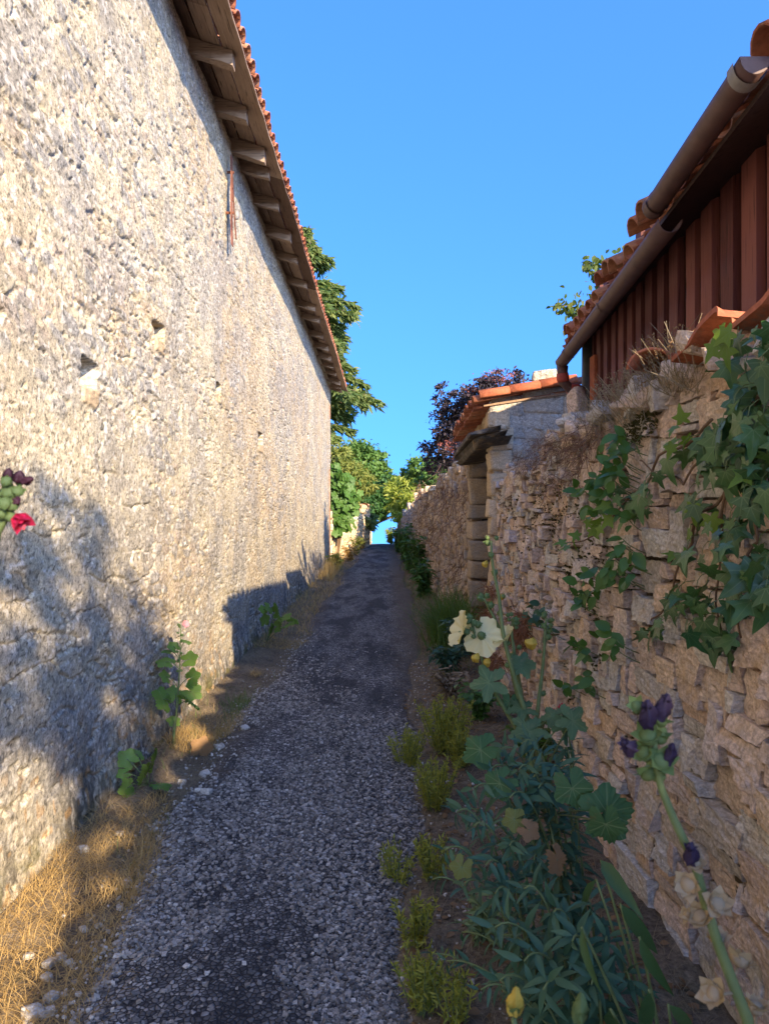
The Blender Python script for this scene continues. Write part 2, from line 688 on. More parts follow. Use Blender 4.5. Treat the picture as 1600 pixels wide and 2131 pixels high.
# brown dust and fine litter towards the verges
sx = t.n('SeparateXYZ')
t.l(v, sx.inputs[0])
ed = t.ramp(t.math('ADD', t.math('ABSOLUTE', t.math('ADD', sx.outputs[0], 0.42)), t.math('MULTIPLY', t.noise(v, 5, 5, 0.7), 0.5)), [(0.70, 0), (1.05, 0.75)])
dust = t.mix(t.noise(v, 60, 4, 0.7), (0.06, 0.045, 0.03), (0.20, 0.15, 0.10))
col = t.mix(ed, col, dust)
h = t.math('MULTIPLY', t.math('MINIMUM', e1.outputs['Distance'], 0.28), 2.2)
M['lane'] = t.done(t.bsdf(col, 0.88, t.bump(h, 0.9, 0.008), 0.2))
mb = MB().add(V, F)
ln = mb.build('lane', M['lane'])
tag(ln, kind='structure')

# ------------------------------------------------------------------ the old house
house = thing('old_stone_house', 'tall cream roughcast stone house wall with timber eaves and red tiles', 'house', (house_x(11.0), 11.0, 0))
H_TOP = 5.34
px0 = np.linspace(740 * 1.55 / 1.5, 740 * 1.55 / 9.5, 1150)
cy = np.concatenate([np.arange(-3.0, 1.5, 0.05), 740 * 1.55 / px0, np.arange(9.52, 22.3, 0.04), [22.3]])
rz_ = np.linspace(-0.12, H_TOP, 720)
Y, Z = np.meshgrid(cy, rz_)
wy = Y + 0.05 * fbm2(Y * 4, Z * 4, 3, 61)
wz = Z + 0.04 * fbm2(Y * 4, Z * 4, 3, 67)
# slanted flaky courses: the rubble dips a little along the wall
f1, f2, sid = worley2(wy / 0.17 + 0.25 * wz / 0.09, wz / 0.085, 4)
smask = sstep(0.03, 0.30, f2 - f1)
expo = sstep(0.50, 0.72, fbm2(Y * 1.3, Z * 1.6, 4, 71) * 0.5 + 0.5 + 0.35 * (sid - 0.5))
flake = np.abs(fbm2(Y * 4.5 + Z * 7, Z * 19 - Y * 3, 5, 83, 0.62))
fine = fbm2(Y * 42, Z * 50, 4, 81, 0.65)
mid = fbm2(Y * 9 + Z * 3, Z * 14, 4, 91, 0.6)
pit = sstep(0.72, 0.82, vnoise2(Y * 13 + Z * 4, Z * 22, 99) * 0.6 + 0.4 * vnoise2(Y * 31, Z * 40, 98))
crack = sstep(0.10, 0.0, np.abs(fbm2(Y * 3 + Z * 2.2, Z * 7, 4, 105))) * sstep(0.42, 0.6, vnoise2(Y * 1.7, Z * 2.6, 107))
rgh = sstep(0.42, 0.62, fbm2(Y * 1.2, Z * 1.3, 4, 77) * 0.5 + 0.5)
D = 0.030 * fbm2(Y * 0.9, Z * 0.9, 3, 111) + (0.004 + 0.003 * rgh) * mid + (0.003 + 0.0025 * rgh) * fine + (0.006 + 0.008 * rgh) * (0.3 - flake)
D += expo * smask * (0.001 + 0.005 * sid) - expo * (1 - smask) * 0.002
D += -0.016 * pit - 0.022 * crack
D += 0.05 * sstep(0.35, 0.0, Z)                       # the foot spreads
# put-log holes with a pale stone under each
holes = [(3.87, 2.32, .22, .13), (5.08, 2.84, .21, .10), (6.92, 2.76, .22, .085), (9.4, 2.53, .30, .13), (12.2, 2.42, .24, .07), (2.1, 3.4, .16, .1), (15.6, 3.2, .25, .08)]
hole = np.zeros_like(Y)
pale = np.zeros_like(Y)
for hy, hz, hw, hh in holes:
    jy, jz = Y + 0.02 * fbm2(Y * 20, Z * 20, 2, 5), Z + 0.012 * fbm2(Y * 20, Z * 20, 2, 6)
    m = sstep(hw * 0.55, hw * 0.45, np.abs(jy - hy)) * sstep(hh * 0.58, hh * 0.45, np.abs(jz - hz))
    hole = np.maximum(hole, m)
    pale = np.maximum(pale, sstep(hw * 0.62, hw * 0.40, np.abs(jy - hy)) * sstep(0.055, 0.035, np.abs(jz - hz + hh * 0.5 + 0.055)))
D = 0.68 * D * (1 - hole) - 0.24 * hole + 0.014 * pale
V = np.stack([house_x(Y) + D, Y, Z], -1).reshape(-1, 3)
# albedo: lime render, exposed stones, grey lichen, greyer lower wall, black damp foot
rnd = lambda s, f=1: vnoise2(Y * 57 * f, Z * 57 * f, s)
cream = np.array([0.58, 0.50, 0.345])
warm = np.array([0.55, 0.445, 0.29])
grey = np.array([0.36, 0.345, 0.315])
pink = np.array([0.50, 0.40, 0.30])
dark = np.array([0.09, 0.083, 0.068])
w = sstep(0.40, 0.62, fbm2(Y * 0.8, Z * 1.1, 4, 121) * 0.5 + 0.5)[..., None]
C = cream * (1 - w) + warm * w
ex = (expo * smask)[..., None]
SCOL = np.where((sid > 0.66)[..., None], grey, np.where((sid > 0.36)[..., None], pink, cream * 1.06))
C = C * (1 - 0.75 * ex) + SCOL * 0.75 * ex
gm = (sstep(0.46, 0.62, fbm2(Y * 1.6, Z * 2.0, 6, 131, 0.7) * 0.5 + 0.5) * 0.52)[..., None]
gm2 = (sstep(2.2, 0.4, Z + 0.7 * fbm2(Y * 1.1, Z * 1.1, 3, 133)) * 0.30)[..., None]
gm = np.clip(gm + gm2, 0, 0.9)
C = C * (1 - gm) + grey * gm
spk = sstep(0.60, 0.76, vnoise2(Y * 75, Z * 90, 141) * 0.6 + 0.4 * vnoise2(Y * 150, Z * 150, 142))[..., None]
C = C * (1 - 0.62 * spk)
C *= (0.70 + 0.40 * rnd(151))[..., None]
C *= (0.84 + 0.22 * sstep(0.35, 0.65, fbm2(Y * 5, Z * 6, 5, 155, 0.7) * 0.5 + 0.5))[..., None]
wht = sstep(0.74, 0.82, vnoise2(Y * 38, Z * 45, 161))[..., None] * 0.6
C = C * (1 - wht) + np.array([0.66, 0.62, 0.54]) * wht
pl = (pale * 0.8)[..., None]
C = C * (1 - pl) + np.array([0.52, 0.38, 0.22]) * pl
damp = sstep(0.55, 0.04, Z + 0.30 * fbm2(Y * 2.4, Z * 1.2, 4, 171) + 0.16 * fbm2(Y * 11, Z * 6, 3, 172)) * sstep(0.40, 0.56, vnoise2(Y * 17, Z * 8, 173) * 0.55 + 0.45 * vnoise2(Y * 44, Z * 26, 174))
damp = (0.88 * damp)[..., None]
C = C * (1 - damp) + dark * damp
orl = (sstep(0.74, 0.82, vnoise2(Y * 19, Z * 19, 181)) * sstep(0.9, 0.1, Z) * 0.4)[..., None]
C = C * (1 - orl) + np.array([0.50, 0.27, 0.07]) * orl
ms_ = (sstep(0.22, 0.0, Z + 0.12 * fbm2(Y * 5, Z * 3, 3, 191)) * sstep(0.5, 0.6, vnoise2(Y * 6, Z * 6, 192)) * 0.8)[..., None]
C = C * (1 - ms_) + np.array([0.14, 0.13, 0.045]) * ms_
quo = (sstep(21.75, 21.95, Y + 0.15 * vnoise2(Y, Z * 7, 7)) * sstep(0.45, 0.55, vnoise2(Y * 0 + 3, Z * 2.6, 201)))[..., None] * 0.75
C = C * (1 - quo) + np.array([0.42, 0.20, 0.10]) * quo
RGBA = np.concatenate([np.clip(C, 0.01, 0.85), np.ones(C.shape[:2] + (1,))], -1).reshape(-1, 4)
nx = len(cy)
i = np.arange(nx - 1)[None] + (np.arange(len(rz_) - 1) * nx)[:, None]
F = np.stack([i, i + 1, i + 1 + nx, i + nx], -1).reshape(-1, 4)
t = NT('lime_render_on_rubble')
a = t.n('Attribute', attribute_name='col')
v = t.pos()
n1 = t.noise(v, 120, 5, 0.8)
n2 = t.noise(t.pos((1, 0.6, 1.5)), 30, 6, 0.75, 0.5)
col = t.mix(1.0, a.outputs[0], t.ramp(n1, [(0.34, 0.52), (0.60, 1.22)]), 'MULTIPLY')
col = t.mix(1.0, col, t.ramp(n2, [(0.32, 0.70), (0.60, 1.10)]), 'MULTIPLY')
h = t.math('ADD', t.math('MULTIPLY', n1, 0.5), n2)
M['house_wall'] = t.done(t.bsdf(col, 0.95, t.bump(h, 0.42, 0.006), 0.1))
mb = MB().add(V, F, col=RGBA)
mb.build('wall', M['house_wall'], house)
# the far gable and the near gable, plain rubble render
M['gable'] = mat_plain('gable_render', (0.30, 0.25, 0.18), (0.52, 0.44, 0.32), 18, 0.95, 0.8, island=False, dist=0.02)
mb = MB()
for yy, hx in ((22.27, house_x(22.3)), (-2.97, house_x(-3.0))):
    mb = MB()
    mb.add([[hx + .004, yy, -0.5], [-9, yy, -0.5], [-9, yy, 5.3], [-5.3, yy, 6.7], [hx + .004, yy, 5.3]], [[0, 1, 2, 3, 4]])
    mb.build('gable_wall', M['gable'], house, smooth=False)

# roof timbers: rafters end square just beyond the wall; boards lie on them
SL = 0.31
R_END = [-2.6, -1.75, -0.9, -0.05, 0.8, 1.65, 2.5, 3.35, 4.2, 5.06, 5.95, 6.80, 7.55, 8.02, 8.85, 9.85, 10.8, 11.95, 13.2, 14.05, 15.4, 16.5, 17.6, 18.7, 19.7, 20.8, 21.75, 22.35]


def eave_x(y):
    return -1.145 - 0.002 * y


def soffit_z(x, y):
    return 5.405 - (x + 1.55) * SL + 0.012 * np.sin(y * 0.8)


for k, y in enumerate(R_END):
    mb = MB()
    x0, x1 = -2.1, eave_x(y) - 0.075 + rng.uniform(-.03, .025)
    hgt = 0.125 + rng.uniform(-.02, .02)
    wd = 0.085 + rng.uniform(-.012, .02)
    n = 10
    P = []
    for j in range(n + 1):
        x = x0 + (x1 - x0) * j / n
        zt = soffit_z(x, y) - 0.004
        jj = rng.uniform(-.006, .006, 4)
        P += [[x, y - wd / 2 + jj[0], zt], [x, y + wd / 2 + jj[1], zt], [x, y + wd / 2 + jj[2], zt - hgt + jj[3]], [x, y - wd / 2 + jj[2], zt - hgt + jj[1]]]
    F = []
    for j in range(n):
        for q in range(4):
            F.append([j * 4 + q, j * 4 + (q + 1) % 4, j * 4 + 4 + (q + 1) % 4, j * 4 + 4 + q])
    F += [[3, 2, 1, 0], [n * 4, n * 4 + 1, n * 4 + 2, n * 4 + 3]]
    mb.add(P, F)
    mb.build('rafter', M['wood'], house, smooth=False)
mb = MB()
for (xa, xb) in ((-2.2, -1.475), (-1.46, -1.305), (-1.29, -1.125)):
    y = -3.0
    while y < 22.5:
        L = min(rng.uniform(1.5, 2.6), 22.62 - y)
        dz = rng.uniform(0, .006)
        P, F = [], []
        m = 8
        for j in range(m + 1):
            yy = y + (L - 0.006) * j / m
            wob = rng.uniform(-.006, .006)
            for x in (xa + wob, xb + wob):
                P.append([x, yy, soffit_z(x, yy) + dz])
                P.append([x, yy, soffit_z(x, yy) + dz + 0.024])
        for j in range(m):
            b = j * 4
            F += [[b, b + 2, b + 6, b + 4], [b + 1, b + 5, b + 7, b + 3], [b, b + 4, b + 5, b + 1], [b + 2, b + 3, b + 7, b + 6]]
        F += [[0, 1, 3, 2], [m * 4, m * 4 + 2, m * 4 + 3, m * 4 + 1]]
        mb.add(P, F)
        y += L
mb.build('soffit', M['board'], house, smooth=False)
mb = MB()     # mortar bed between wall head and boards
mb.add(*grid(np.array([-2.2, -1.72, -1.56]), np.arange(-3, 22.31, 0.1), lambda X, Y: 5.33 + 0.035 * fbm2(Y * 6, X * 6, 3, 9) - 0.02 * (X < -1.6)))
mb.build('wall_head', M['gable'], house)


def tile_strip(mb, p0, ax, up, L, r0, r1, convex=True, n=7, th=0.013):
    """one canal tile: half tube from p0 along ax"""
    ax, up = norm(ax), norm(up)
    side = np.cross(ax, up)
    P = []
    sgn = 1 if convex else -1
    for (l, r) in ((0, r0), (L, r1)):
        for rr in (r, r - th):
            for j in range(n + 1):
                a = math.pi * j / n
                P.append(p0 + ax * l + side * rr * math.cos(a) + up * sgn * rr * (0.82 if convex else 0.45) * math.sin(a))
    P = np.array(P)
    m = n + 1
    F = []
    for j in range(n):
        F += [[j, j + 1, 2 * m + j + 1, 2 * m + j], [m + j, 3 * m + j, 3 * m + j + 1, m + j + 1], [j, m + j, m + j + 1, j + 1], [2 * m + j, 2 * m + j + 1, 3 * m + j + 1, 3 * m + j]]
    F += [[0, 2 * m, 3 * m, m], [n, m + n, 3 * m + n, 2 * m + n]]
    mb.add(P, F)


mb = MB()
up = np.array([SL, 0, 1.0])
ax = np.array([-1.0, 0, SL])
y = -3.0
while y < 22.62:
    x = eave_x(y)
    zb = soffit_z(x, y) + 0.03
    for row in range(3):
        o = rng.uniform(-.012, .012, 3)
        base = np.array([x, y, zb]) + norm(ax) * 0.34 * row
        tile_strip(mb, base + [o[0] + .02, o[1] * .6, 0.105 + 0.012 * row], ax + [0, o[2], 0.04], up, 0.45, 0.088, 0.075)
        tile_strip(mb, base + [o[2] - .01, 0.105, 0.085 + 0.012 * row], ax, up, 0.45, 0.080, 0.092, convex=False)
    y += 0.208
mb.build('eave_tiles', M['tile'], house)
mb = MB()
ry = np.arange(-3, 22.61, 0.035)
mb.add(*grid(np.array([-9.5, -5.3, -2.0]), ry, lambda X, Y: soffit_z(np.maximum(X, -5.3), Y) - 0.35 * np.clip(-5.3 - X, 0, 9) + 0.13 + 0.05 * np.sin(Y * 2 * math.pi / .208)))
mb.build('roof', M['tile'], house)

# iron strap pinned on the wall below the eaves, split at its foot
hx = float(house_x(7.3))
mb = MB()
for (dy, z0, z1, dx1, wdt) in ((0, 4.22, 5.10, 0.0, 0.075), (0.10, 4.32, 5.02, 0.02, 0.04)):
    P = []
    for z in np.linspace(z1, z0, 7):
        s = (z1 - z) / (z1 - z0)
        P.append([hx + 0.055 + dx1 * s + 0.03 * max(0, s - .8), 7.28 + dy * s, z])
    P = np.array(P)
    for s0, s1 in zip(P[:-1], P[1:]):
        c = (s0 + s1) / 2
        mb.box(c, (0.008, wdt, abs(s0[2] - s1[2]) * 1.01), roty(-(s1[0] - s0[0]) / (s1[2] - s0[2]) * -1))
for z in (4.55, 4.95):
    mb.tube([[hx - .02, 7.3, z], [hx + .075, 7.3, z]], 0.013, 6)
st = mb.build('iron_strap', M['rust'], house, smooth=False)
MB().ball([hx + 0.085, 7.38, 4.56], (0.03, 0.03, 0.05), noise=.1).build('insulator', M['zinc_in'], st)

# ------------------------------------------------------------------ rubble walls, every stone modelled
def cube_template(k=5):
    idx, V, F = {}, [], []
    g = np.linspace(-1, 1, k + 1)

    def vid(p):
        key = tuple(np.round(p, 5))
        if key not in idx:
            idx[key] = len(V)
            V.append(p)
        return idx[key]
    for a in range(3):
        for s in (-1, 1):
            for i in range(k):
                for j in range(k):
                    q = []
                    for (ii, jj) in ((i, j), (i + 1, j), (i + 1, j + 1), (i, j + 1)):
                        p = [0, 0, 0]
                        p[a] = s
                        p[(a + 1) % 3] = g[ii]
                        p[(a + 2) % 3] = g[jj]
                        q.append(vid(p))
                    F.append(q if s > 0 else q[::-1])
    return np.array(V, float), F


CT = {k: cube_template(k) for k in (3, 5, 7, 10)}


def stones_into(mb, cen, half, seed, k=5, rnd=0.28, rough=0.055, R=None):
    """irregular stones: cen (N,3), half sizes (N,3) in local axes"""
    tv, tf = CT[k]
    N = len(cen)
    if not N:
        return
    g = np.random.default_rng(seed)
    r = g.uniform(rnd * 0.6, rnd * 1.3, (N, 1, 1))
    c = tv[None]
    sph = c / np.linalg.norm(c, axis=-1, keepdims=True)
    p = c * (1 - r) + sph * 1.12 * r
    # push the eight corners about
    cj = g.uniform(-0.26, 0.14, (N, 8, 3))
    corners = np.array([[x, y, z] for x in (-1, 1) for y in (-1, 1) for z in (-1, 1)], float)
    wgt = np.prod(0.5 * (1 + tv[:, None, :] * corners[None]), -1)
    p = p + np.einsum('vc,ncd->nvd', wgt, cj)
    p = p * half[:, None, :]
    off = g.uniform(0, 100, (N, 1, 3))
    q = p + off
    m = np.minimum(half.min(1), 0.06)[:, None]
    rg = 0.5 - np.abs(fbm3(q * [1, 1, 1.8], 13, 2, 13))
    d = fbm3(q, 9, 2, 3) * 0.5 + rg * 0.6 - 0.2 + fbm3(q * [1, 1, 2.2], 36, 2, 9) * 0.6 + (fbm3(q, 95, 2, 19) * 0.4 if k > 8 else 0)
    p = p + sph * (d * m * rough * 10 * 0.5)[..., None]
    if R is not None:
        p = np.einsum('nij,nvj->nvi', R, p)
    V = p + cen[:, None, :]
    F = np.array(tf)[None] + (np.arange(N) * len(tv))[:, None, None]
    mb.add(V.reshape(-1, 3), F.reshape(-1, 4))


def pack(u0, u1, z0, top, seed, cell, wr, hr):
    """random rubble packing on a grid of cells; returns rectangles (u, z, w, h)"""
    g = np.random.default_rng(seed)
    nu = int((u1 - u0) / cell)
    tops = np.array([top(u0 + (i + .5) * cell) for i in range(nu)])
    nz = int((tops.max() - z0) / cell) + 1
    occ = np.zeros((nu, nz), bool)
    out = []
    for j in range(nz):
        for i in range(nu):
            if occ[i, j]:
                continue
            zz = z0 + (j + 1) * cell
            if zz > tops[i]:
                continue
            h = int(g.integers(hr[0], hr[1] + 1))
            w = int(g.integers(wr[0], wr[1] + 1))
            if g.random() < 0.14:
                w, h = max(1, w // 2), max(1, h // 2)
            if g.random() < 0.10:
                h = h + 2
            ww = 0
            while ww < w and i + ww < nu and not occ[i + ww, j]:
                ww += 1
            w = ww
            h = min(h, nz - j)
            occ[i:i + w, j:j + h] = True
            out.append((u0 + i * cell, z0 + j * cell, w * cell, h * cell))
    return out


def rubble(mb, rects, fmap, depth, seed, k=5, gap=0.004, prot=0.022, rnd=0.28, rough=0.055, tilt=0.05, wob=0.02):
    """fmap(u, z) -> point on the wall face, with local axes (along, out, up)"""
    g = np.random.default_rng(seed)
    cen, half, Rm = [], [], []
    for (u, z, w, h) in rects:
        uc, zc = u + w / 2, z + h / 2
        zc += wob * math.sin(uc * 2.1 + seed) + 0.6 * wob * math.sin(uc * 5.3 + zc * 3)
        p, al, ou, upv = fmap(uc, zc)
        d = depth * g.uniform(0.8, 1.1)
        pr = g.normal(0, prot)
        c = p + ou * (pr - d / 2)
        half.append([max(w / 2 - gap, .012) * g.uniform(.97, 1.06), d / 2, max(h / 2 - gap, .01) * g.uniform(.97, 1.08)])
        a, b, e = g.normal(0, tilt, 3)
        Rl = roty(a) @ rotz(b * 1.4) @ rotx(e)
        B = np.stack([al, ou, upv], -1)
        cen.append(c)
        Rm.append(B @ Rl)
    stones_into(mb, np.array(cen), np.array(half), seed + 1, k, rnd, rough, np.array(Rm))


WARM = [(0.644, 0.485, 0.366), (0.553, 0.406, 0.3), (0.72, 0.581, 0.469), (0.605, 0.464, 0.359), (0.503, 0.4, 0.321), (0.683, 0.529, 0.381), (0.592, 0.406, 0.257), (0.644, 0.542, 0.483), (0.515, 0.486, 0.433), (0.639, 0.583, 0.502), (0.433, 0.389, 0.331), (0.597, 0.497, 0.376)]
M['stone'] = mat_stone('warm_limestone', WARM, 0.30)
M['stone_far'] = mat_stone('brown_limestone', [(0.50, 0.38, 0.26), (0.43, 0.325, 0.225), (0.57, 0.45, 0.32), (0.38, 0.32, 0.25), (0.52, 0.38, 0.25)], 0.45)
M['stone_grey'] = mat_stone('lichened_masonry', [(0.52, 0.46, 0.37), (0.46, 0.42, 0.36), (0.56, 0.49, 0.39)], 0.5, fine=70, mottle=0.75)
M['stone_dressed'] = mat_stone('dressed_stone', [(0.42, 0.33, 0.23), (0.36, 0.29, 0.205), (0.47, 0.37, 0.26)], 0.45, fine=110)
M['stone_lane'] = mat_stone('tan_masonry', [(0.60, 0.46, 0.31), (0.55, 0.42, 0.27), (0.64, 0.51, 0.35)], 0.15, fine=110)
M['mortar'] = mat_plain('earth_mortar', (0.035, 0.027, 0.018), (0.13, 0.098, 0.064), 26, 0.97, 0.9, island=False, dist=0.02)
M['slate'] = mat_stone('dark_slab', [(0.10, 0.085, 0.07), (0.13, 0.11, 0.09), (0.085, 0.075, 0.065)], 0.3)


def wx_near(y):
    return 1.06 + 0.03 * np.sin(y * 1.1 + 0.5) + 0.02 * np.sin(y * 2.9)


def near_map(u, z):
    slope = 0.03 * math.cos(u * 1.1 + .5)
    al = norm(np.array([slope, 1.0, 0]))
    ou = norm(np.array([-1.0, slope, 0.04]))
    bulge = -0.03 * math.exp(-((z - .9) / .6) ** 2) + 0.04 * (z - 1.0) * 0.5
    return np.array([wx_near(u) + bulge, u, z]), al, ou, norm(np.cross(al, ou) * -1 if np.cross(al, ou)[2] < 0 else np.cross(al, ou))


def near_top(u):
    t_ = 2.07 + 0.05 * math.sin(u * 3.1) + 0.05 * math.sin(u * 7.7 + 1) - 0.15 * sstep(4.3, 6.2, u)
    return float(t_ - 0.12 * sstep(1.2, 0.4, u) - 0.14 * sstep(0.3, -1.8, u))


near_wall = thing('dry_stone_wall', 'long dry stone wall of warm tan rubble hung with ivy beside the lane', 'stone wall', (1.2, 4.0, 0))
mb = MB()
rubble(mb, pack(1.25, 3.9, -0.05, near_top, 3, 0.029, (4, 14), (2, 4)), near_map, 0.16, 5, 10, 0.003, 0.015, 0.07, 0.055, 0.03)
rubble(mb, pack(3.9, 7.30, -0.05, lambda u: near_top(u) if u < 5 else near_top(u), 13, 0.025, (3, 11), (1, 4)), near_map, 0.15, 15, 7, 0.004, 0.024, 0.10, 0.075, 0.06)
rubble(mb, pack(-3.2, 1.25, -0.05, near_top, 23, 0.05, (3, 7), (2, 4)), near_map, 0.16, 25, 3, 0.001, 0.02, 0.25, 0.05, 0.05)
# coping: loose bigger stones over the full thickness, leaning about
g = np.random.default_rng(77)
cen, half, Rm = [], [], []
u = -2.0
while u < 7.2:
    tz = near_top(u)
    sc_ = 1.0 if u < 3.3 else (.6 if u < 4.2 else .38)
    for xo in (0.04, 0.21, 0.36):
        hz = g.uniform(.025, .075) * sc_
        cen.append([wx_near(u) + xo + g.uniform(-.04, .03), u + g.uniform(-.05, .05), tz + hz * .6 - .02 + .05 * g.random() * (xo > .1)])
        half.append([g.uniform(.06, .12) * sc_, g.uniform(.05, .13) * sc_, hz])
        Rm.append(rotz(g.uniform(0, 3)) @ rotx(g.normal(0, .25)) @ roty(g.normal(0, .25)))
    u += g.uniform(.10, .19) * sc_
stones_into(mb, np.array(cen), np.array(half), 78, 5, 0.3, 0.06, np.array(Rm))
mb.build('stones', M['stone'], near_wall, smooth=False)
mb = MB()
by = np.arange(-3.2, 7.31, 0.06)
for a, b in zip(by[:-1], by[1:]):
    pass
P, F = [], []
for yy in by:
    t0 = near_top(yy) - 0.03
    for j in range(11):
        z = -0.1 + (t0 + .1) * j / 10
        p, al, ou, uu = near_map(float(yy), z)
        dj = 0.055 + 0.012 * math.sin(yy * 31 + j * 5)
        P.append(p - ou * dj)
    P.append([1.50, yy, t0])
    P.append([1.50, yy, -0.1])
m = 13
for k in range(len(by) - 1):
    for j in range(m - 1):
        F.append([k * m + j, k * m + j + 1, (k + 1) * m + j + 1, (k + 1) * m + j])
F += [list(range(m)), [(len(by) - 1) * m + j for j in range(m)][::-1]]
mb.add(P, F)
mb.build('earth_core', M['mortar'], near_wall)
# a pale slab leaning upright against the end of the shed
ls = MB()
stones_into(ls, np.array([[1.42, 5.45, 2.33]]), np.array([[.05, .075, .20]]), 5, 7, .35, .07, np.array([rotx(-.30) @ rotz(.4)]))
tag(ls.build('leaning_slab', M['stone'], None, True, (1.42, 5.45, 2.13)), 'pale upright stone slab leaning at the end of the red boards', 'stone slab')

# ---- the gateway building: lane face, near face, far jamb, hood, roof
gate = thing('stone_gateway', 'stone gateway building with tiled lean-to roof and narrow doorway onto the lane', 'gateway', (1.3, 8.1, 0))
GY0, GY1, GX = 7.32, 9.15, 1.06


def lane_face(u, z):
    return np.array([GX + 0.01 * math.sin(u * 7 + z * 3), u, z]), np.array([0, 1.0, 0]), np.array([-1.0, 0, 0]), np.array([0, 0, 1.0])


def near_face(u, z):
    return np.array([u, GY0, z]), np.array([1.0, 0, 0]), np.array([0, -1.0, 0]), np.array([0, 0, 1.0])


def jamb_face(u, z):
    return np.array([u, 8.98, z]), np.array([1.0, 0, 0]), np.array([0, -1.0, 0]), np.array([0, 0, 1.0])


mb = MB()
top_near = lambda u: min(2.84, 2.68 + 0.16 * (u - 1.06))
rubble(mb, pack(1.07, 3.6, 1.6, top_near, 31, 0.05, (4, 9), (3, 5)), near_face, 0.20, 33, 7, -0.003, 0.007, 0.12, 0.05, 0.012, 0.02)
mb.build('near_wall_face', M['stone_grey'], gate)
mb = MB()
mb.add([[1.09, GY0 + .014, 0], [3.6, GY0 + .014, 0], [3.6, GY0 + .014, 2.84], [1.75, GY0 + .014, 2.80], [1.09, GY0 + .014, 2.64]], [[0, 1, 2, 3, 4]])
mb.build('wall_backing', M['stone_grey'], gate, smooth=False)
mb = MB()
rubble(mb, pack(GY0, GY1, 2.30, lambda u: 2.62 - 0.05 * (u - GY0), 41, 0.04, (4, 9), (2, 4)), lane_face, 0.16, 43, 5, -0.006, 0.005, 0.14, 0.04, 0.012, 0.005)
mb.add([[1.10, GY0 + .05, 2.25], [1.10, GY1, 2.25], [1.10, GY1, 2.6], [1.10, GY0 + .05, 2.6]], [[0, 1, 2, 3]])
mb.build('lane_wall_face', M['stone_lane'], gate)
# near quoin: the corner of the doorway in warm blocks
mb = MB()
z = -0.05
cen, half = [], []
g = np.random.default_rng(4)
while z < 2.5:
    h = g.uniform(.13, .27)
    cen.append([1.06 + g.uniform(-.012, .008) + .10, 7.42, z + h / 2])
    half.append([.115 + g.uniform(-.01, .01), .12 + g.uniform(-.012, .012), h / 2 - .002])
    z += h
stones_into(mb, np.array(cen), np.array(half), 6, 7, .13, .045)
mb.build('near_jamb', M['stone_lane'], gate)
# far jamb: dressed blocks facing down the lane
mb = MB()
z = -0.05
cen, half = [], []
while z < 2.18:
    h = g.uniform(.16, .36)
    cen.append([1.23 + g.uniform(-.008, .008), 9.10, z + h / 2])
    half.append([.18, .125 + g.uniform(-.006, .006), h / 2 - .002])
    z += h
cen.append([1.22, 9.10, 2.26])
half.append([.20, .14, .07])
stones_into(mb, np.array(cen), np.array(half), 8, 7, .10, .03)
mb.build('far_jamb', M['stone_dressed'], gate)
mb = MB()
for k in range(9):
    mb.box([1.46, 7.60 + .155 * k + .07, 1.1], [.035, .150, 2.3], jit=.01)
mb.build('door', M['door_wood'], gate, smooth=False)
mb = MB()
for k in range(3):     # hood of thin slabs over the doorway, tilted to the lane
    mb2 = MB()
    cen = np.array([[1.06 - .03 * k, 8.15, 2.24 + .052 * k - 0.0], ])
    half = np.array([[.155 - .01 * k, .92, .024]])
    R = roty(-.10)[None] @ rotx(-.045)[None]
    tv, tf = CT[7]
    stones_into(mb, cen, half, 90 + k, 7, .06, .02, R)
mb.build('door_hood', M['slate'], gate)
mb = MB()
ax = norm(np.array([1.0, 0, 0.155]))
up = np.array([-0.155, 0, 1.0])
y = 7.30
k = 0
while y < 9.5:
    zb = 2.600 - 0.055 * (y - 6.98)
    for row in range(3):
        o = rng.uniform(-.012, .012, 3)
        b = np.array([0.86, y, zb]) + ax * 0.33 * row
        tile_strip(mb, b + [o[0], o[1] * .5, .085 + .012 * row], ax + [0, o[2], 0.03], up, .45, .095, .078)
        tile_strip(mb, b + [o[2] + .02, .11, .055 + .012 * row], ax, up, .45, .082, .098, convex=False)
    y += .222
mb.build('roof_tiles', M['tile'], gate)
mb = MB()
# verge: a run of half-round tiles lying up the slope over the near face
for row in range(3):
    b = np.array([0.92, 7.21, 2.735]) + ax * 0.30 * row
    tile_strip(mb, b + [0, 0, .006 * row], ax + [0, 0, .01], norm(np.array([-.1, -1.0, .9])), .36, .058, .052)
mb.build('verge_tiles', M['tile_new'], gate)
mb = MB()
mb.add([[0.98, 7.3, 2.64], [1.85, 7.3, 2.77], [1.85, 9.4, 2.70], [0.98, 9.4, 2.54], [0.98, 7.3, 2.66], [1.85, 7.3, 2.79], [1.85, 9.4, 2.72], [0.98, 9.4, 2.56]], [[0, 1, 2, 3], [7, 6, 5, 4], [0, 4, 5, 1], [3, 2, 6, 7], [0, 3, 7, 4]])
mb.build('roof_boards', M['board'], gate, smooth=False)
ls = MB()
stones_into(ls, np.array([[1.58, 7.30, 2.945]]), np.array([[.13, .07, .045]]), 51, 7, .18, .07, np.array([roty(-.12)]))
tag(ls.build('loose_stone', M['stone_grey'], None, True, (1.58, 7.30, 2.90)), 'flat lichened stone weighing down the tiled verge of the gateway roof', 'stone')

# ---- wall beyond the gateway, bending with the lane
FW = np.array([[1.06, 9.2], [1.02, 12], [1.0, 16], [0.92, 21], [0.80, 27], [0.70, 33], [0.66, 40], [0.7, 47]])


def fw_x(y):
    return float(np.interp(y, FW[:, 1], FW[:, 0]))


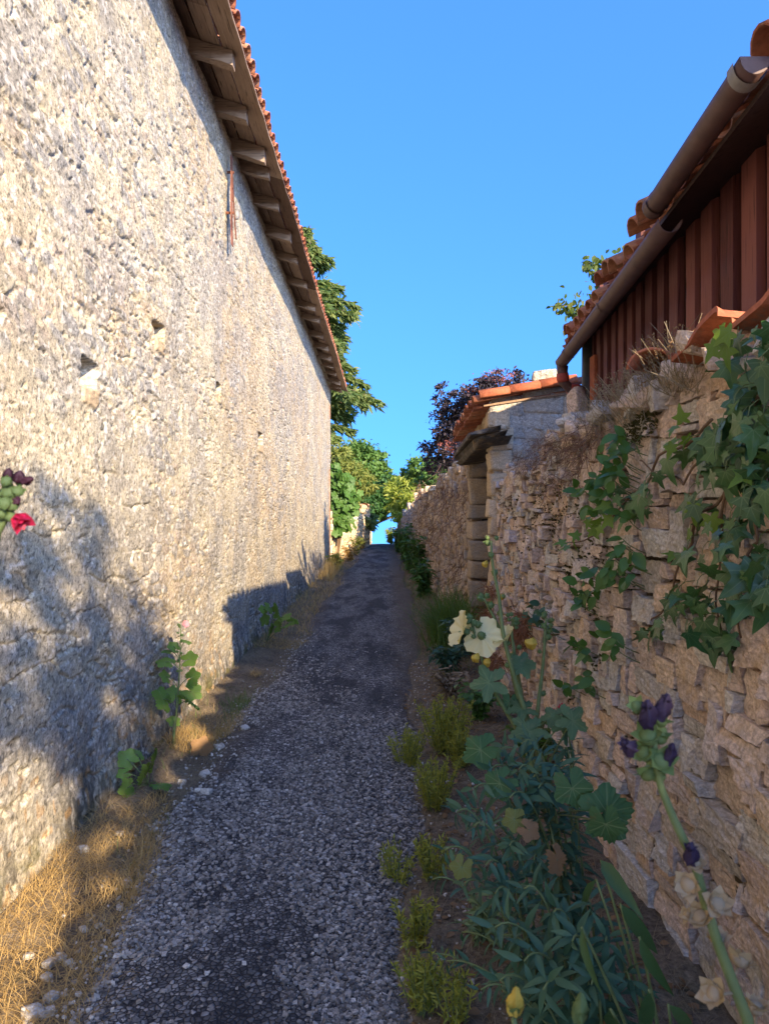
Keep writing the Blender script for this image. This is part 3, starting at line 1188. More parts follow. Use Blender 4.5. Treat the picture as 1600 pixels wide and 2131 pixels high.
def far_top(u):
    return float(2.30 - .02 * (u - 9) - 0.045 * max(0, u - 20) + gz(u) * 1.0 + .07 * math.sin(u * 2.3) + .05 * math.sin(u * 5.1))


def far_map(u, z):
    s = (fw_x(u + .3) - fw_x(u - .3)) / .6
    al = norm(np.array([s, 1.0, 0]))
    ou = norm(np.array([-1.0, s, .05]))
    return np.array([fw_x(u) + .03 * math.sin(u * 3) + .06 * (z - 1) * .6, u, z]), al, ou, np.array([0, 0, 1.0])


far_wall = thing('rubble_wall', 'brown rubble stone wall beyond the gateway overgrown with dry stems', 'stone wall', (1.2, 24, float(gz(24))))
mb = MB()
rubble(mb, pack(9.2, 15.5, -.05, far_top, 53, .036, (2, 7), (2, 4)), far_map, .16, 55, 5, .001, .025, .30, .06, .07)
rubble(mb, pack(15.5, 44, -1.0, far_top, 63, .07, (2, 6), (1, 3)), far_map, .18, 65, 3, .001, .03, .30, .06, .07)
mb.build('stones', M['stone_far'], far_wall)
mb = MB()
P, F = [], []
by = np.arange(9.25, 44.2, .25)
for yy in by:
    t0 = far_top(yy) - .05
    for (z, n_) in ((-1.2, .07), (t0 * .5, .07), (t0, .07), (t0, .5), (-1.2, .5)):
        p, al, ou, uu = far_map(float(yy), z)
        P.append(p - ou * n_)
for k in range(len(by) - 1):
    for j in range(4):
        F.append([k * 5 + j, k * 5 + j + 1, k * 5 + 6 + j, k * 5 + 5 + j])
F += [[0, 1, 2, 3, 4], [(len(by) - 1) * 5 + j for j in (4, 3, 2, 1, 0)]]
mb.add(P, F)
mb.build('earth_core', M['mortar'], far_wall)

# ---- garden wall past the house, ending in a capped pier
gw = thing('garden_wall', 'low tan garden wall beyond the cream house carrying dry weeds', 'stone wall', (-1.45, 27, 0))


def gw_map(u, z):
    x = np.interp(u, [22.4, 30, 36, 44], [-1.62, -1.22, -.84, -.72])
    return np.array([x, u, z]), np.array([-.04, 1, 0]) * 1.0, np.array([1.0, 0, 0]), np.array([0, 0, 1.0])


mb = MB()
rubble(mb, pack(22.5, 43, -.4, lambda u: 1.55 + .1 * math.sin(u) - .02 * (u - 22), 71, .075, (2, 5), (1, 3)), gw_map, .2, 73, 3, .001, .02, .25, .05, .04)
mb.build('stones', M['stone_lane'], gw)
mb = MB()
P, F = [], []
by = np.arange(22.4, 43.1, .5)
for yy in by:
    p = gw_map(float(yy), 0)[0]
    for (dx, z) in ((-.08, -.6), (-.08, 1.45 - .02 * (yy - 22)), (-.4, 1.45 - .02 * (yy - 22)), (-.4, -.6)):
        P.append([p[0] + dx, yy, z])
for k in range(len(by) - 1):
    for j in range(3):
        F.append([k * 4 + j, k * 4 + 4 + j, k * 4 + 5 + j, k * 4 + 1 + j])
F += [[0, 1, 2, 3], [(len(by) - 1) * 4 + j for j in (3, 2, 1, 0)]]
mb.add(P, F)
mb.build('earth_core', M['mortar'], gw)
pier = thing('gate_pier', 'square gate pier with red tile cap where the garden wall ends', 'pier', (-.93, 35.5, 0))
mb = MB()
z, k = -.4, 0
cen, half = [], []
while z < 1.78:
    cen.append([-.93, 35.5, z + .12])
    half.append([.24, .24, .118])
    z += .24
stones_into(mb, np.array(cen), np.array(half), 9, 3, .08, .03)
mb.build('shaft', M['stone_lane'], pier)
mb = MB()
for s in (-1, 1):
    tile_strip(mb, np.array([-.93 + s * .30, 35.16, 1.84]), [0, 1.0, 0], [0, 0, 1.0], .68, .14, .14)
tile_strip(mb, np.array([-.93, 35.16, 1.88]), [0, 1.0, 0], [0, 0, 1.0], .68, .18, .18)
mb.build('cap', M['tile_new'], pier)

# ------------------------------------------------------------------ the shed with red-brown boards
shed = thing('board_shed', 'shed of red-brown vertical boards with tiled roof and gutter above the stone wall', 'shed', (2.0, 4.0, 0))
SY0, SY1 = 2.08, 5.85
ex = lambda y: 1.13 + 0.075 * (y - 2.15)           # gutter line
wxs = lambda y: ex(y) + 0.235
mb = MB()
y = SY0
k = 0
al = norm(np.array([.075, 1.0, 0]))
while y < SY1 - .1:
    x = wxs(y)
    w = .128 + rng.uniform(-.012, .012)
    tz_ = rng.normal(0, .006)
    mb.box([x - .012 + rng.uniform(-.004, .004), y + w / 2, 2.33], [.034, w, 1.86], rotz(-.075 + tz_) @ rotx(rng.normal(0, .003)))
    y += .222 + rng.uniform(-.008, .008)
mb.build('boards', M['shed_wood'], shed, smooth=False)
mb = MB()
mb.add([[wxs(SY0) + .02, SY0, 1.4], [wxs(SY1) + .02, SY1, 1.4], [wxs(SY1) + .02, SY1, 3.25], [wxs(SY0) + .02, SY0, 3.25],
        [wxs(SY0) + .05, SY0, 1.4], [wxs(SY1) + .05, SY1, 1.4], [wxs(SY1) + .05, SY1, 3.25], [wxs(SY0) + .05, SY0, 3.25]], [[0, 1, 2, 3], [7, 6, 5, 4]])
SHS = 0.42
for yy, sg in ((SY0, 1), (SY1, -1)):
    x0 = wxs(yy)
    k = 0
    while k < 14:
        xx = x0 + .03 + k * .2
        mb.box([xx + .1, yy + .012 * (k % 2), (1.4 + 3.02 + (xx - x0 + .1) * SHS) / 2 + .03], [.195, .03, 3.02 + (xx - x0 + .1) * SHS - 1.4])
        k += 1
mb.build('backing_boards', M['soffit_dark'], shed, smooth=False)  # dark colour carries the shade of the gaps between boards
# roof: boards, rafter feet, tiles
ax = norm(np.array([1.0, -.075, SHS]))
up = norm(np.array([-SHS, 0, 1.0]))
RZ = 2.885
mb = MB()
P = []
for yy in (SY0 - .06, SY1 + .08):
    for (d, dz) in ((-.02, .0), (3.2, .0), (3.2, .02), (-.02, .02)):
        P.append(np.array([ex(yy) + .02, yy, RZ + dz - .015]) + ax * d)
mb.add(P, [[0, 1, 5, 4], [7, 6, 2, 3], [0, 4, 7, 3], [1, 2, 6, 5], [0, 3, 2, 1], [4, 5, 6, 7]])
y = SY0 + .05
while y < SY1:
    x0, x1 = ex(y) + .10, ex(y) + .8
    R = roty(-math.atan(SHS))
    mb.box([(x0 + x1) / 2, y, RZ + ((x0 + x1) / 2 - ex(y)) * SHS + .005], [.76, .06, .05], R)
    y += .52
mb.build('roof_boards', M['soffit_dark'], shed, smooth=False)
mb = MB()
y = SY0 - .02
while y < SY1 + .05:
    b0 = np.array([ex(y) + .02, y, RZ + .02])
    for row in range(9):
        o = rng.uniform(-.014, .014, 3)
        b = b0 + ax * .34 * row
        lift = .055 if (row == 0 and rng.random() < .35) else 0
        tile_strip(mb, b + [o[0] * 2, o[1], .055 + .012 * row + lift], ax + [0, o[2] * 2, .04], up, .45, .088, .072)
        tile_strip(mb, b + [o[2], .105, .045 + .012 * row], ax, up, .45, .076, .09, convex=False)
    y += .21
mb.build('roof_tiles', M['tile'], shed)


def gutter(name, ya, za, yb, zb, r, dx=0.0):
    mb = MB()
    th = .004
    n = 12
    P, F = [], []
    m = 14
    for j in range(m + 1):
        yy = ya + (yb - ya) * j / m
        zz = za + (zb - za) * j / m
        xx = ex(yy) - .045 + dx
        for rr in (r, r - th):
            for q in range(n + 1):
                a = math.pi * q / n
                P.append([xx + rr * math.cos(a) * 1.0, yy, zz - rr * 1.12 * math.sin(a)])
    w = 2 * (n + 1)
    for j in range(m):
        for q in range(n):
            F.append([j * w + q, (j + 1) * w + q, (j + 1) * w + q + 1, j * w + q + 1])
            F.append([j * w + n + 1 + q, j * w + n + 2 + q, (j + 1) * w + n + 2 + q, (j + 1) * w + n + 1 + q])
        F.append([j * w, j * w + n + 1, (j + 1) * w + n + 1, (j + 1) * w])
        F.append([j * w + n, (j + 1) * w + n, (j + 1) * w + 2 * n + 1, j * w + 2 * n + 1])
    for q in range(n):
        F.append([q, q + 1, n + 2 + q, n + 1 + q])
        e = m * w
        F.append([e + q + 1, e + q, e + n + 1 + q, e + n + 2 + q])
    mb.add(P, F)
    g = mb.build(name, M['zinc'], shed)
    # collars
    return g


def collar(parent, y, z, r, mat, w=.035, name='collar', dx=0.0):
    mb = MB()
    P, F = [], []
    n = 14
    for yy in (y - w / 2, y + w / 2):
        for q in range(n + 1):
            a = math.pi * (q / n * 1.06 - .03)
            P.append([ex(yy) - .045 + dx + r * math.cos(a), yy, z - r * 1.12 * math.sin(a)])
    for q in range(n):
        F.append([q, q + 1, n + 2 + q, n + 1 + q])
    mb.add(P, F)
    mb.build(name, mat, parent)


gu = gutter('upper_gutter', 2.17, 2.935, 3.22, 2.925, .047)
collar(gu, 2.23, 2.934, .052, M['zinc_in'], .05)
collar(gu, 3.17, 2.925, .052, M['zinc'], .05)
mb = MB()
mb.add([[ex(2.168) - .045 + .046 * math.cos(math.pi * q / 12), 2.168, 2.935 - .0515 * math.sin(math.pi * q / 12)] for q in range(13)], [list(range(13))])
mb.build('end_cap', M['zinc'], gu, smooth=False)
gl = gutter('lower_gutter', 3.02, 2.795, 5.72, 2.765, .050, .015)
collar(gl, 4.20, 2.782, .054, M['zinc'], .04, dx=.015)
collar(gl, 5.35, 2.769, .054, M['zinc'], .03, dx=.015)
mb = MB()
ge = np.array([ex(5.70) - .03, 5.69, 2.72])
pts = [ge, ge + [0, .0, -.06], ge + [.01, .01, -.12], ge + [.07, .03, -.17], ge + [.15, .05, -.18], ge + [.40, .12, -.19]]
mb.tube(pts, [.045, .040, .038, .038, .037, .037], 12)
el = mb.build('outlet_pipe', M['zinc'], shed)
for k in (1, 3):
    a, b = np.array(pts[k]), np.array(pts[k + 1])
    MB().tube([a + (b - a) * -.15, a + (b - a) * .55, a + (b - a) * .95], [.045, .050, .045], 12).build('red_band', M['red_band'], el)
mb = MB()
mb.tube([[wxs(5.74) - .03, 5.76, 3.0], [wxs(5.74) - .035, 5.76, 2.5], [wxs(5.74) - .02, 5.74, 1.9]], [.066, .066, .066], 14)
mb.build('corner_pipe', M['pipe'], shed)
mb = MB()
mb.box([wxs(5.50) - .045, 5.56, 2.42], [.03, .12, .7])
mb.build('corner_post', M['tile_new'], shed, smooth=False)

# ---- clay tiles lying on the wall head
ridge = MB()
tt = thing('interlocking_tile', 'broken orange interlocking roof tile lying on the wall head above the ivy', 'roof tile', (1.16, 2.25, 2.2))
rr = roty(.12) @ rotx(-.12) @ rotz(-.06)
P, F = [], []
prof = [(.24, .035), (.236, .0), (.225, .0), (.10, .0), (.075, .004), (.05, .016), (.025, .034), (.0, .047), (-.03, .052), (-.14, .052), (-.155, .046), (-.165, .03), (-.17, .012)]
nn = len(prof)
for (xx) in (-.15, -.13, .14, .16):
    lip = .018 if abs(xx) > .14 else 0
    for (yy, zz) in prof:
        P.append([xx, yy, zz + lip])
    for (yy, zz) in prof:
        P.append([xx, yy, zz - .016])
w = 2 * nn
for a in range(3):
    for q in range(nn - 1):
        F.append([a * w + q, a * w + q + 1, (a + 1) * w + q + 1, (a + 1) * w + q])
        F.append([a * w + nn + q, (a + 1) * w + nn + q, (a + 1) * w + nn + q + 1, a * w + nn + q + 1])
for q in range(nn - 1):
    F.append([q, nn + q, nn + q + 1, q + 1])
    F.append([3 * w + q, 3 * w + q + 1, 3 * w + nn + q + 1, 3 * w + nn + q])
for e in (0, nn - 1):
    for a in range(3):
        F.append([a * w + e, (a + 1) * w + e, (a + 1) * w + nn + e, a * w + nn + e])
P = np.array(P) * [1.0, 1.0, .55]
MB().add(P @ rr.T + np.array([1.15, 2.37, 2.15]), F).build('plate', M['tile_new'], tt, smooth=False)
P2 = np.array(P) * [1.0, .95, 1.0] @ (roty(.10) @ rotx(-.20) @ rotz(.05)).T + np.array([1.17, 1.93, 2.165])
t2 = MB().add(P2, F).build('roof_tile', M['tile_new'], None, False, (1.16, 1.98, 2.24))
tag(t2, 'orange roof tile tipped up over another at the wall head under the shed boards', 'roof tile')
mb = MB()
tile_strip(mb, np.array([1.00, 2.80, 2.15]), [.62, .78, .10], [0, 0, 1.0], .34, .090, .076, n=9)
tag(mb.build('half_round_tile', M['tile_new'], None, True, (1.06, 2.93, 2.14)), 'single half-round clay tile set on the wall head among dry stems', 'roof tile')

# ------------------------------------------------------------------ leaves
def leaf_oval(w=0.5, rows=4, fold=0.12, curl=0.15, prof=None):
    prof = prof or (lambda s: math.sin(math.pi * s ** 0.8) ** 0.8)
    V, F = [[0, 0, 0]], []
    for j in range(1, rows):
        s = j / rows
        h = 0.5 * w * prof(s)
        z = -curl * s * s
        V += [[-h, s, z + fold * h], [0, s, z], [h, s, z + fold * h]]
    V.append([0, 1, -curl])
    F += [[0, 2, 1], [0, 3, 2]]
    for j in range(rows - 2):
        a = 1 + 3 * j
        F += [[a, a + 1, a + 4, a + 3], [a + 1, a + 2, a + 5, a + 4]]
    a = 1 + 3 * (rows - 2)
    e = len(V) - 1
    F += [[a, a + 1, e], [a + 1, a + 2, e]]
    return np.array(V, float), F


def leaf_fan(half, centre, cup=0.12, droop=0.15, ripple=0.0):
    """a lobed leaf from its right half outline (base to tip); fan with a mid ring"""
    out = [(x, y) for x, y in half] + [(-x, y) for x, y in half[-2:0:-1]]
    n = len(out)
    cx, cy = centre
    V = [[0, cy, 0]]
    for k in (0.55, 1.0):
        for i, (x, y) in enumerate(out):
            xx, yy = cx + (x - cx) * k, cy + (y - cy) * k
            r = math.hypot(xx, yy - cy)
            V.append([xx, yy, cup * abs(xx) * 0.8 - droop * r * r + ripple * k * (1 if i % 2 else -1) * 0.5])
    F = []
    for i in range(n):
        j = (i + 1) % n
        F.append([0, 1 + i, 1 + j])
        F.append([1 + i, 1 + n + i, 1 + n + j, 1 + j])
    V = np.array(V, float)
    uv = V.copy()
    uv[:, 2] = 0
    return V, [f[::-1] for f in F], uv


IVY = leaf_fan([(0, .02), (.10, -.07), (.24, -.13), (.40, -.10), (.34, .05), (.28, .14), (.44, .22), (.62, .38), (.40, .41), (.22, .47), (.17, .57), (.13, .76), (.06, .93), (0, 1.06)], (0, .22), .10, .22, .015)
mal = []
for k in range(25):
    th = math.pi * k / 24              # from the notch at the base round to the tip
    r = .5 * (0.93 + .13 * math.cos(5 * th + math.pi) + .035 * math.cos(23 * th))
    if k == 0:
        r = .06
    elif k == 1:
        r *= .62
    mal.append((r * math.sin(th), -r * math.cos(th) * 1.02))
mal[0] = (0, -.05)
mal[-1] = (0, mal[-1][1])
MALLOW = leaf_fan(mal, (0, 0), .14, .30, .10)
mald = []
for k in range(29):                    # deeply lobed leaf of the cream hollyhock
    th = math.pi * k / 28
    r = .52 * (0.80 + .24 * math.cos(5.0 * th + math.pi) + .03 * math.cos(25 * th))
    if k == 0:
        r = .05
    mald.append((r * math.sin(th) * 1.1, -r * math.cos(th)))
mald[0] = (0, -.04)
mald[-1] = (0, mald[-1][1])
LOBED = leaf_fan(mald, (0, 0), .18, .30, .07)
OVAL = leaf_oval(.62, 4, .18, .18)
LANCE = leaf_oval(.30, 5, .25, .30, lambda s: math.sin(math.pi * s ** 0.72) ** 0.9)
SMALL = leaf_oval(.55, 3, .2, .1)
NEEDLE = leaf_oval(.22, 3, .1, .12)

IVA = {'angles': (0.0, 0.72, 1.62), 'w': .022, 'col': (0.13, 0.20, 0.08), 'k': .6, 'thin': .016}
MVA = {'angles': (0.0, 0.62, 1.25, 1.95), 'w': .016, 'col': (0.20, 0.27, 0.11), 'k': .6, 'thin': .012}
M['ivy'] = mat_leaf('ivy_leaf', (0.026, 0.081, 0.025), (0.072, 0.163, 0.042), .12, .38, IVA, spec=.45)
M['ivy_young'] = mat_leaf('young_ivy_leaf', (0.10, 0.20, 0.030), (0.16, 0.26, 0.040), .35, .45, IVA)
M['creeper'] = mat_leaf('creeper_leaf', (0.045, 0.120, 0.026), (0.090, 0.190, 0.042), .25, .45)
M['mallow'] = mat_leaf('mallow_leaf', (0.150, 0.270, 0.050), (0.230, 0.360, 0.085), .35, .55, MVA, (0.20, 0.17, 0.06))
M['mallow_dark'] = mat_leaf('dark_mallow_leaf', (0.044, 0.117, 0.039), (0.081, 0.169, 0.055), .22, .6, MVA, (0.10, 0.12, 0.04))
M['mallow_grey'] = mat_leaf('grey_green_mallow_leaf', (0.085, 0.155, 0.065), (0.145, 0.215, 0.090), .22, .65, MVA, (0.19, 0.21, 0.09))
M['yellow_leaf'] = mat_leaf('yellowing_leaf', (0.16, 0.185, 0.040), (0.26, 0.24, 0.055), .3, .6, MVA, (0.25, 0.16, 0.06))
M['dry_leaf'] = mat_leaf('dry_leaf', (0.20, 0.11, 0.05), (0.32, 0.20, 0.10), .25, .8)
M['valerian'] = mat_leaf('valerian_leaf', (0.034, 0.091, 0.055), (0.068, 0.150, 0.086), .15, .5, spec=.25)
M['strap'] = mat_leaf('strap_leaf', (0.029, 0.078, 0.029), (0.052, 0.117, 0.039), .15, .5)
M['spurge'] = mat_leaf('spurge_leaf', (0.24, 0.27, 0.040), (0.38, 0.36, 0.065), .3, .6)
M['grass'] = mat_leaf('green_grass', (0.070, 0.140, 0.030), (0.125, 0.200, 0.050), .3, .55)
M['straw'] = mat_leaf('straw', (0.42, 0.28, 0.11), (0.66, 0.46, 0.19), .25, .75)
M['straw_dull'] = mat_leaf('weathered_shaded_straw', (0.18, 0.145, 0.095), (0.36, 0.28, 0.18), .2, .8)  # real dull straw, also the shaded version of the golden straw
M['stem'] = mat_plain('green_stem', (0.085, 0.13, 0.045), (0.17, 0.21, 0.085), 20, .6, .1)
M['stem_brown'] = mat_plain('brown_stem', (0.08, 0.05, 0.03), (0.20, 0.13, 0.08), 20, .85, .2)
M['dry_stem'] = mat_plain('dry_red_stem', (0.11, 0.055, 0.038), (0.24, 0.15, 0.10), 20, .85, .2)
M['petal_cream'] = mat_leaf('cream_petal', (0.78, 0.68, 0.34), (0.82, 0.76, 0.46), .35, .6)
M['petal_yellow'] = mat_leaf('yellow_petal', (0.62, 0.42, 0.06), (0.70, 0.50, 0.10), .3, .6)
M['petal_dark'] = mat_leaf('wilted_purple_petal', (0.022, 0.014, 0.036), (0.048, 0.032, 0.075), .1, .6)
M['petal_maroon'] = mat_leaf('wilted_maroon_petal', (0.035, 0.010, 0.020), (0.065, 0.018, 0.035), .1, .6)
M['petal_magenta'] = mat_leaf('magenta_petal', (0.42, 0.010, 0.060), (0.50, 0.022, 0.10), .35, .5)
M['petal_pink'] = mat_leaf('pink_petal', (0.62, 0.22, 0.28), (0.70, 0.34, 0.38), .35, .6)
M['calyx'] = mat_leaf('green_calyx', (0.115, 0.185, 0.060), (0.19, 0.255, 0.10), .3, .65)
M['calyx_dry'] = mat_leaf('dry_calyx', (0.36, 0.27, 0.16), (0.50, 0.39, 0.25), .3, .8)
M['moss'] = mat_leaf('moss_tuft', (0.040, 0.038, 0.012), (0.085, 0.075, 0.022), .1, .9)


def rdir(n, g, up=0.0, out=None, k=1.0):
    v = g.normal(0, 1, (n, 3))
    v = norm(v)
    v[:, 2] += up
    if out is not None:
        v = v + k * np.asarray(out)
    return norm(v)


def blades(mb, base, ln, lean, w, g, az=None, straight=0.0):
    """grass blades: base (N,3), length, lean 0 upright .. 1 lying"""
    N = len(base)
    az = g.uniform(0, 2 * math.pi, N) if az is None else az
    h = np.stack([np.cos(az), np.sin(az), np.zeros(N)], -1)
    s = np.stack([-np.sin(az), np.cos(az), np.zeros(N)], -1)
    tw = g.uniform(-.7, .7, N)[:, None]
    s = norm(s + h * tw)
    ts = np.array([0, .35, .7, 1.0])
    ln, lean, w = [np.broadcast_to(np.asarray(a, float), (N,)) for a in (ln, lean, w)]
    V = []
    for t_ in ts:
        hor = lean * (t_ ** 1.6) + straight * t_
        ver = np.sqrt(np.clip(1 - lean ** 2, 0.0016, 1)) * t_ * (1 - .35 * lean * t_)
        p = base + h * (ln * hor)[:, None] + np.array([0, 0, 1.0]) * (ln * ver)[:, None]
        ww = (w * (1.0 - .85 * t_) * .5)[:, None]
        V += [p - s * ww, p + s * ww]
    V = np.stack(V, 1)
    f = np.array([[0, 1, 3, 2], [2, 3, 5, 4], [4, 5, 7, 6]])
    F = (f[None] + (np.arange(N) * 8)[:, None, None]).reshape(-1, 4)
    return mb.add(V.reshape(-1, 3), F)


def gr(x, y):
    """height of the verge at points"""
    return ground_z(np.asarray(x, float), np.asarray(y, float))


def gpt(x, y, dz=0.0):
    return np.array([x, y, float(gr(np.array([x]), np.array([y]))[0]) + dz])


def curve(p0, p1, p2, n=8, p3=None):
    p0, p1, p2 = [np.asarray(p, float) for p in (p0, p1, p2)]
    t_ = np.linspace(0, 1, n)[:, None]
    if p3 is None:
        return p0 * (1 - t_) ** 2 + 2 * p1 * t_ * (1 - t_) + p2 * t_ ** 2
    p3 = np.asarray(p3, float)
    return p0 * (1 - t_) ** 3 + 3 * p1 * t_ * (1 - t_) ** 2 + 3 * p2 * t_ ** 2 * (1 - t_) + p3 * t_ ** 3


# ------------------------------------------------------------------ trees
def crown_points(blobs, n, g, clump=0.16, per=34):
    """leaf positions in many small clumps spread towards the outside of a set of ellipsoids"""
    blobs = np.asarray(blobs, float)
    vol = np.prod(blobs[:, 3:6], 1) ** .72
    nc = max(6, n // per)
    pick = g.choice(len(blobs), nc, p=vol / vol.sum())
    d = norm(g.normal(0, 1, (nc, 3)))
    rr = g.uniform(.25, 1.0, nc) ** .45
    cen = blobs[pick, :3] + d * blobs[pick, 3:6] * rr[:, None]
    k = g.integers(0, nc, n)
    sz = blobs[pick][k, 3:6] * clump * g.uniform(.6, 1.5, (nc, 1))[k]
    pos = cen[k] + g.normal(0, 1, (n, 3)) * sz * [1, 1, .7]
    out = norm(pos - blobs[pick][k, :3])
    return pos, out, cen, pick


def tree(name, label, cat, base, blobs, leafmat, tmpl, n, size, trunk_r, seed, group=None, per=34, clump=.16, droop=0.25, limbs=14, bark='bark'):
    g = np.random.default_rng(seed)
    root = thing(name, label, cat, base, group)
    blobs = np.asarray(blobs, float)
    pos, out, cen, pick = crown_points(blobs, n, g, clump, per)
    d = norm(out * .8 + g.normal(0, .7, (n, 3)) + [0, 0, -droop])
    nn = norm(g.normal(0, .6, (n, 3)) + [0, 0, .9] + out * .5)
    mb = MB()
    mb.scatter(tmpl[0], tmpl[1], pos, orient(d, nn), size * g.uniform(.6, 1.3, n))
    mb.build('crown', M[leafmat], root)
    mb = MB()
    b = np.asarray(base, float)
    top = np.array([blobs[:, 0].mean(), blobs[:, 1].mean(), blobs[:, 2].max()])
    mid = (b + top) / 2 + g.normal(0, .04, 3) * (top[2] - b[2])
    tr = curve(b - [0, 0, .2], mid, top, 10)
    mb.tube(tr, np.linspace(trunk_r, trunk_r * .18, 10), 8)
    for q in g.choice(len(cen), min(limbs, len(cen)), replace=False):
        e = cen[q]
        i0 = int(np.clip(np.searchsorted(tr[:, 2], e[2] - .6 * np.linalg.norm(e[:2] - top[:2])), 2, 8))
        s0 = tr[i0]
        m = (s0 + e) / 2 + [0, 0, .12 * np.linalg.norm(e - s0)]
        mb.tube(curve(s0, m, e, 6), np.linspace(trunk_r * .38, trunk_r * .07, 6), 5)
    mb.build('trunk', M[bark], root)
    return root


def conifer(label, base, H, R, seed, n_lev=26):
    g = np.random.default_rng(seed)
    root = thing('conifer', label, 'conifer', base)
    b = np.asarray(base, float)
    wood, P, D, S = MB(), [], [], []
    wood.tube([b, b + [0, 0, H * .5], b + [.1, 0, H]], [.34, .2, .015], 8)
    for lv in range(n_lev):
        f = lv / (n_lev - 1)
        z = H * (.12 + .87 * f)
        L = R * min((1 - f) ** .8, .57 if f > .40 else .40) * g.uniform(.75, 1.15) + .15
        for k in range(int(g.integers(5, 8))):
            a = g.uniform(0, 2 * math.pi)
            l = L * g.uniform(.55, 1.12)
            h = np.array([math.cos(a), math.sin(a), 0])
            s0 = b + [0, 0, z]
            e = s0 + h * l + [0, 0, -.18 * l + .10 * l * g.uniform(-1, 1)]
            m = s0 + h * l * .5 + [0, 0, .08 * l]
            c = curve(s0, m, e, 7)
            wood.tube(c, np.linspace(.05 * (1 - f) + .012, .008, 7), 4)
            nt = int(120 * l + 30)
            tt_ = g.uniform(.12, 1.03, nt) ** .8
            q = np.stack([np.interp(tt_, np.linspace(0, 1, 7), c[:, i]) for i in range(3)], -1)
            sd = np.array([-h[1], h[0], 0])
            lat = g.normal(0, 1, nt) * .20 * l * (1.05 - tt_) + g.normal(0, .05, nt)
            q = q + sd * lat[:, None] + np.stack([0 * lat, 0 * lat, -np.abs(g.normal(0, .16, nt)) - .10 * np.abs(lat)], -1)
            P.append(q)
            D.append(norm(h * .8 + sd * np.sign(lat)[:, None] * .5 + g.normal(0, .35, (nt, 3)) + [0, 0, -.35]))
            S.append(g.uniform(.22, .46, nt))
    P, D, S = np.concatenate(P), np.concatenate(D), np.concatenate(S)
    mb = MB()
    mb.scatter(LANCE[0], LANCE[1], P, orient(D, rdir(len(P), g, .9)), S)
    mb.build('crown', M['conifer'], root)
    wood.build('trunk', M['bark'], root)


M['conifer'] = mat_leaf('conifer_needles', (0.080, 0.140, 0.046), (0.215, 0.240, 0.070), .35, .7)
M['thuja'] = mat_leaf('yellow_green_needles', (0.13, 0.175, 0.038), (0.25, 0.25, 0.055), .35, .7)
M['broad'] = mat_leaf('deep_green_leaf', (0.070, 0.150, 0.032), (0.130, 0.220, 0.050), .3, .55)
M['broad_dark'] = mat_leaf('dark_green_leaf', (0.030, 0.085, 0.022), (0.065, 0.140, 0.034), .3, .55)
M['broad_light'] = mat_leaf('sunny_green_leaf', (0.115, 0.190, 0.030), (0.215, 0.275, 0.050), .4, .55)
M['bamboo'] = mat_leaf('yellow_bamboo_leaf', (0.24, 0.31, 0.050), (0.40, 0.42, 0.085), .45, .55)
M['smoke'] = mat_leaf('purple_leaf', (0.030, 0.026, 0.036), (0.085, 0.060, 0.070), .15, .55)
M['smoke_pink'] = mat_leaf('pink_plume', (0.24, 0.075, 0.075), (0.36, 0.14, 0.13), .3, .8)
M['vine'] = mat_leaf('vine_leaf', (0.055, 0.140, 0.028), (0.115, 0.220, 0.045), .4, .5)
M['cherry'] = mat_leaf('cherry_leaf', (0.060, 0.110, 0.024), (0.19, 0.20, 0.050), .4, .5)

conifer('tall conifer with drooping branches rising behind the tiled eaves', (-3.7, 36.0, float(gz(36))), 15.6, 6.3, 5, 34)


def bl(px, py, y, rx, ry_, rz_):
    p = at(px, py, y)
    return [p[0], p[1], p[2], rx, ry_, rz_]


tree('yew_tree', 'yellow green yew with fine needles below the tall conifer', 'tree', (-2.4, 31, float(gz(31)) - .1),
     [bl(690, 960, 31, .9, .9, .9), bl(725, 985, 31, .7, .8, .55), bl(760, 1008, 31, .6, .7, .32), bl(680, 1020, 31, .8, .8, .7), bl(720, 1030, 31, .6, .7, .4)], 'thuja', LANCE, 7000, .20, .16, 21, clump=.13, droop=.2)
tree('round_tree', 'dark round-headed leafy tree standing against the sky past the yew', 'tree', (-1.6, 50, float(gz(50))),
     [bl(752, 960, 50, 1.5, 1.4, 1.3), bl(775, 990, 50, 1.3, 1.3, 1.0), bl(800, 1012, 50, 1.0, 1.2, .8), bl(735, 950, 50, 1.0, 1, .9)], 'broad', OVAL, 9000, .26, .2, 22)
tree('oak_tree', 'dark leafy oak arching low over the crest of the lane', 'tree', (-1.3, 44.5, float(gz(44.5))),
     [bl(775, 1040, 43.5, 1.0, 1, .75), bl(800, 1035, 44, .95, 1.1, .72), bl(835, 1030, 44, 1.0, 1.1, .9), bl(862, 1060, 44, .6, 1, .8), bl(765, 1062, 43, .65, .8, .62), bl(815, 1010, 45, .8, 1, .6), bl(793, 1062, 43.5, .5, .7, .42), bl(835, 1068, 43, .6, .7, .5), bl(760, 1045, 42, .6, .7, .6)], 'broad_dark', OVAL, 9500, .22, .18, 23, droop=.5)
tree('sunny_tree', 'sunlit pale green tree leaning over the far end of the brown wall', 'tree', (2.0, 34, float(gz(34))),
     [bl(872, 1008, 33, .85, .8, .62), bl(845, 1040, 33, .70, .8, .70), bl(870, 1040, 31, .6, .6, .5), bl(900, 1000, 32, .6, .8, .45), bl(825, 1020, 36, .5, .7, .5), bl(850, 1065, 32, .45, .6, .45)], 'bamboo', LANCE, 8500, .24, .10, 24, droop=.5)
tree('hedge_tree', 'deep green bushy tree between the purple bush and the sunny tree', 'tree', (2.4, 28, 0),
     [bl(880, 975, 28, .55, .6, .42), bl(905, 985, 27, .6, .6, .5), bl(860, 985, 29, .4, .5, .32), bl(925, 1000, 26, .6, .7, .6)], 'broad', OVAL, 4200, .14, .12, 25)
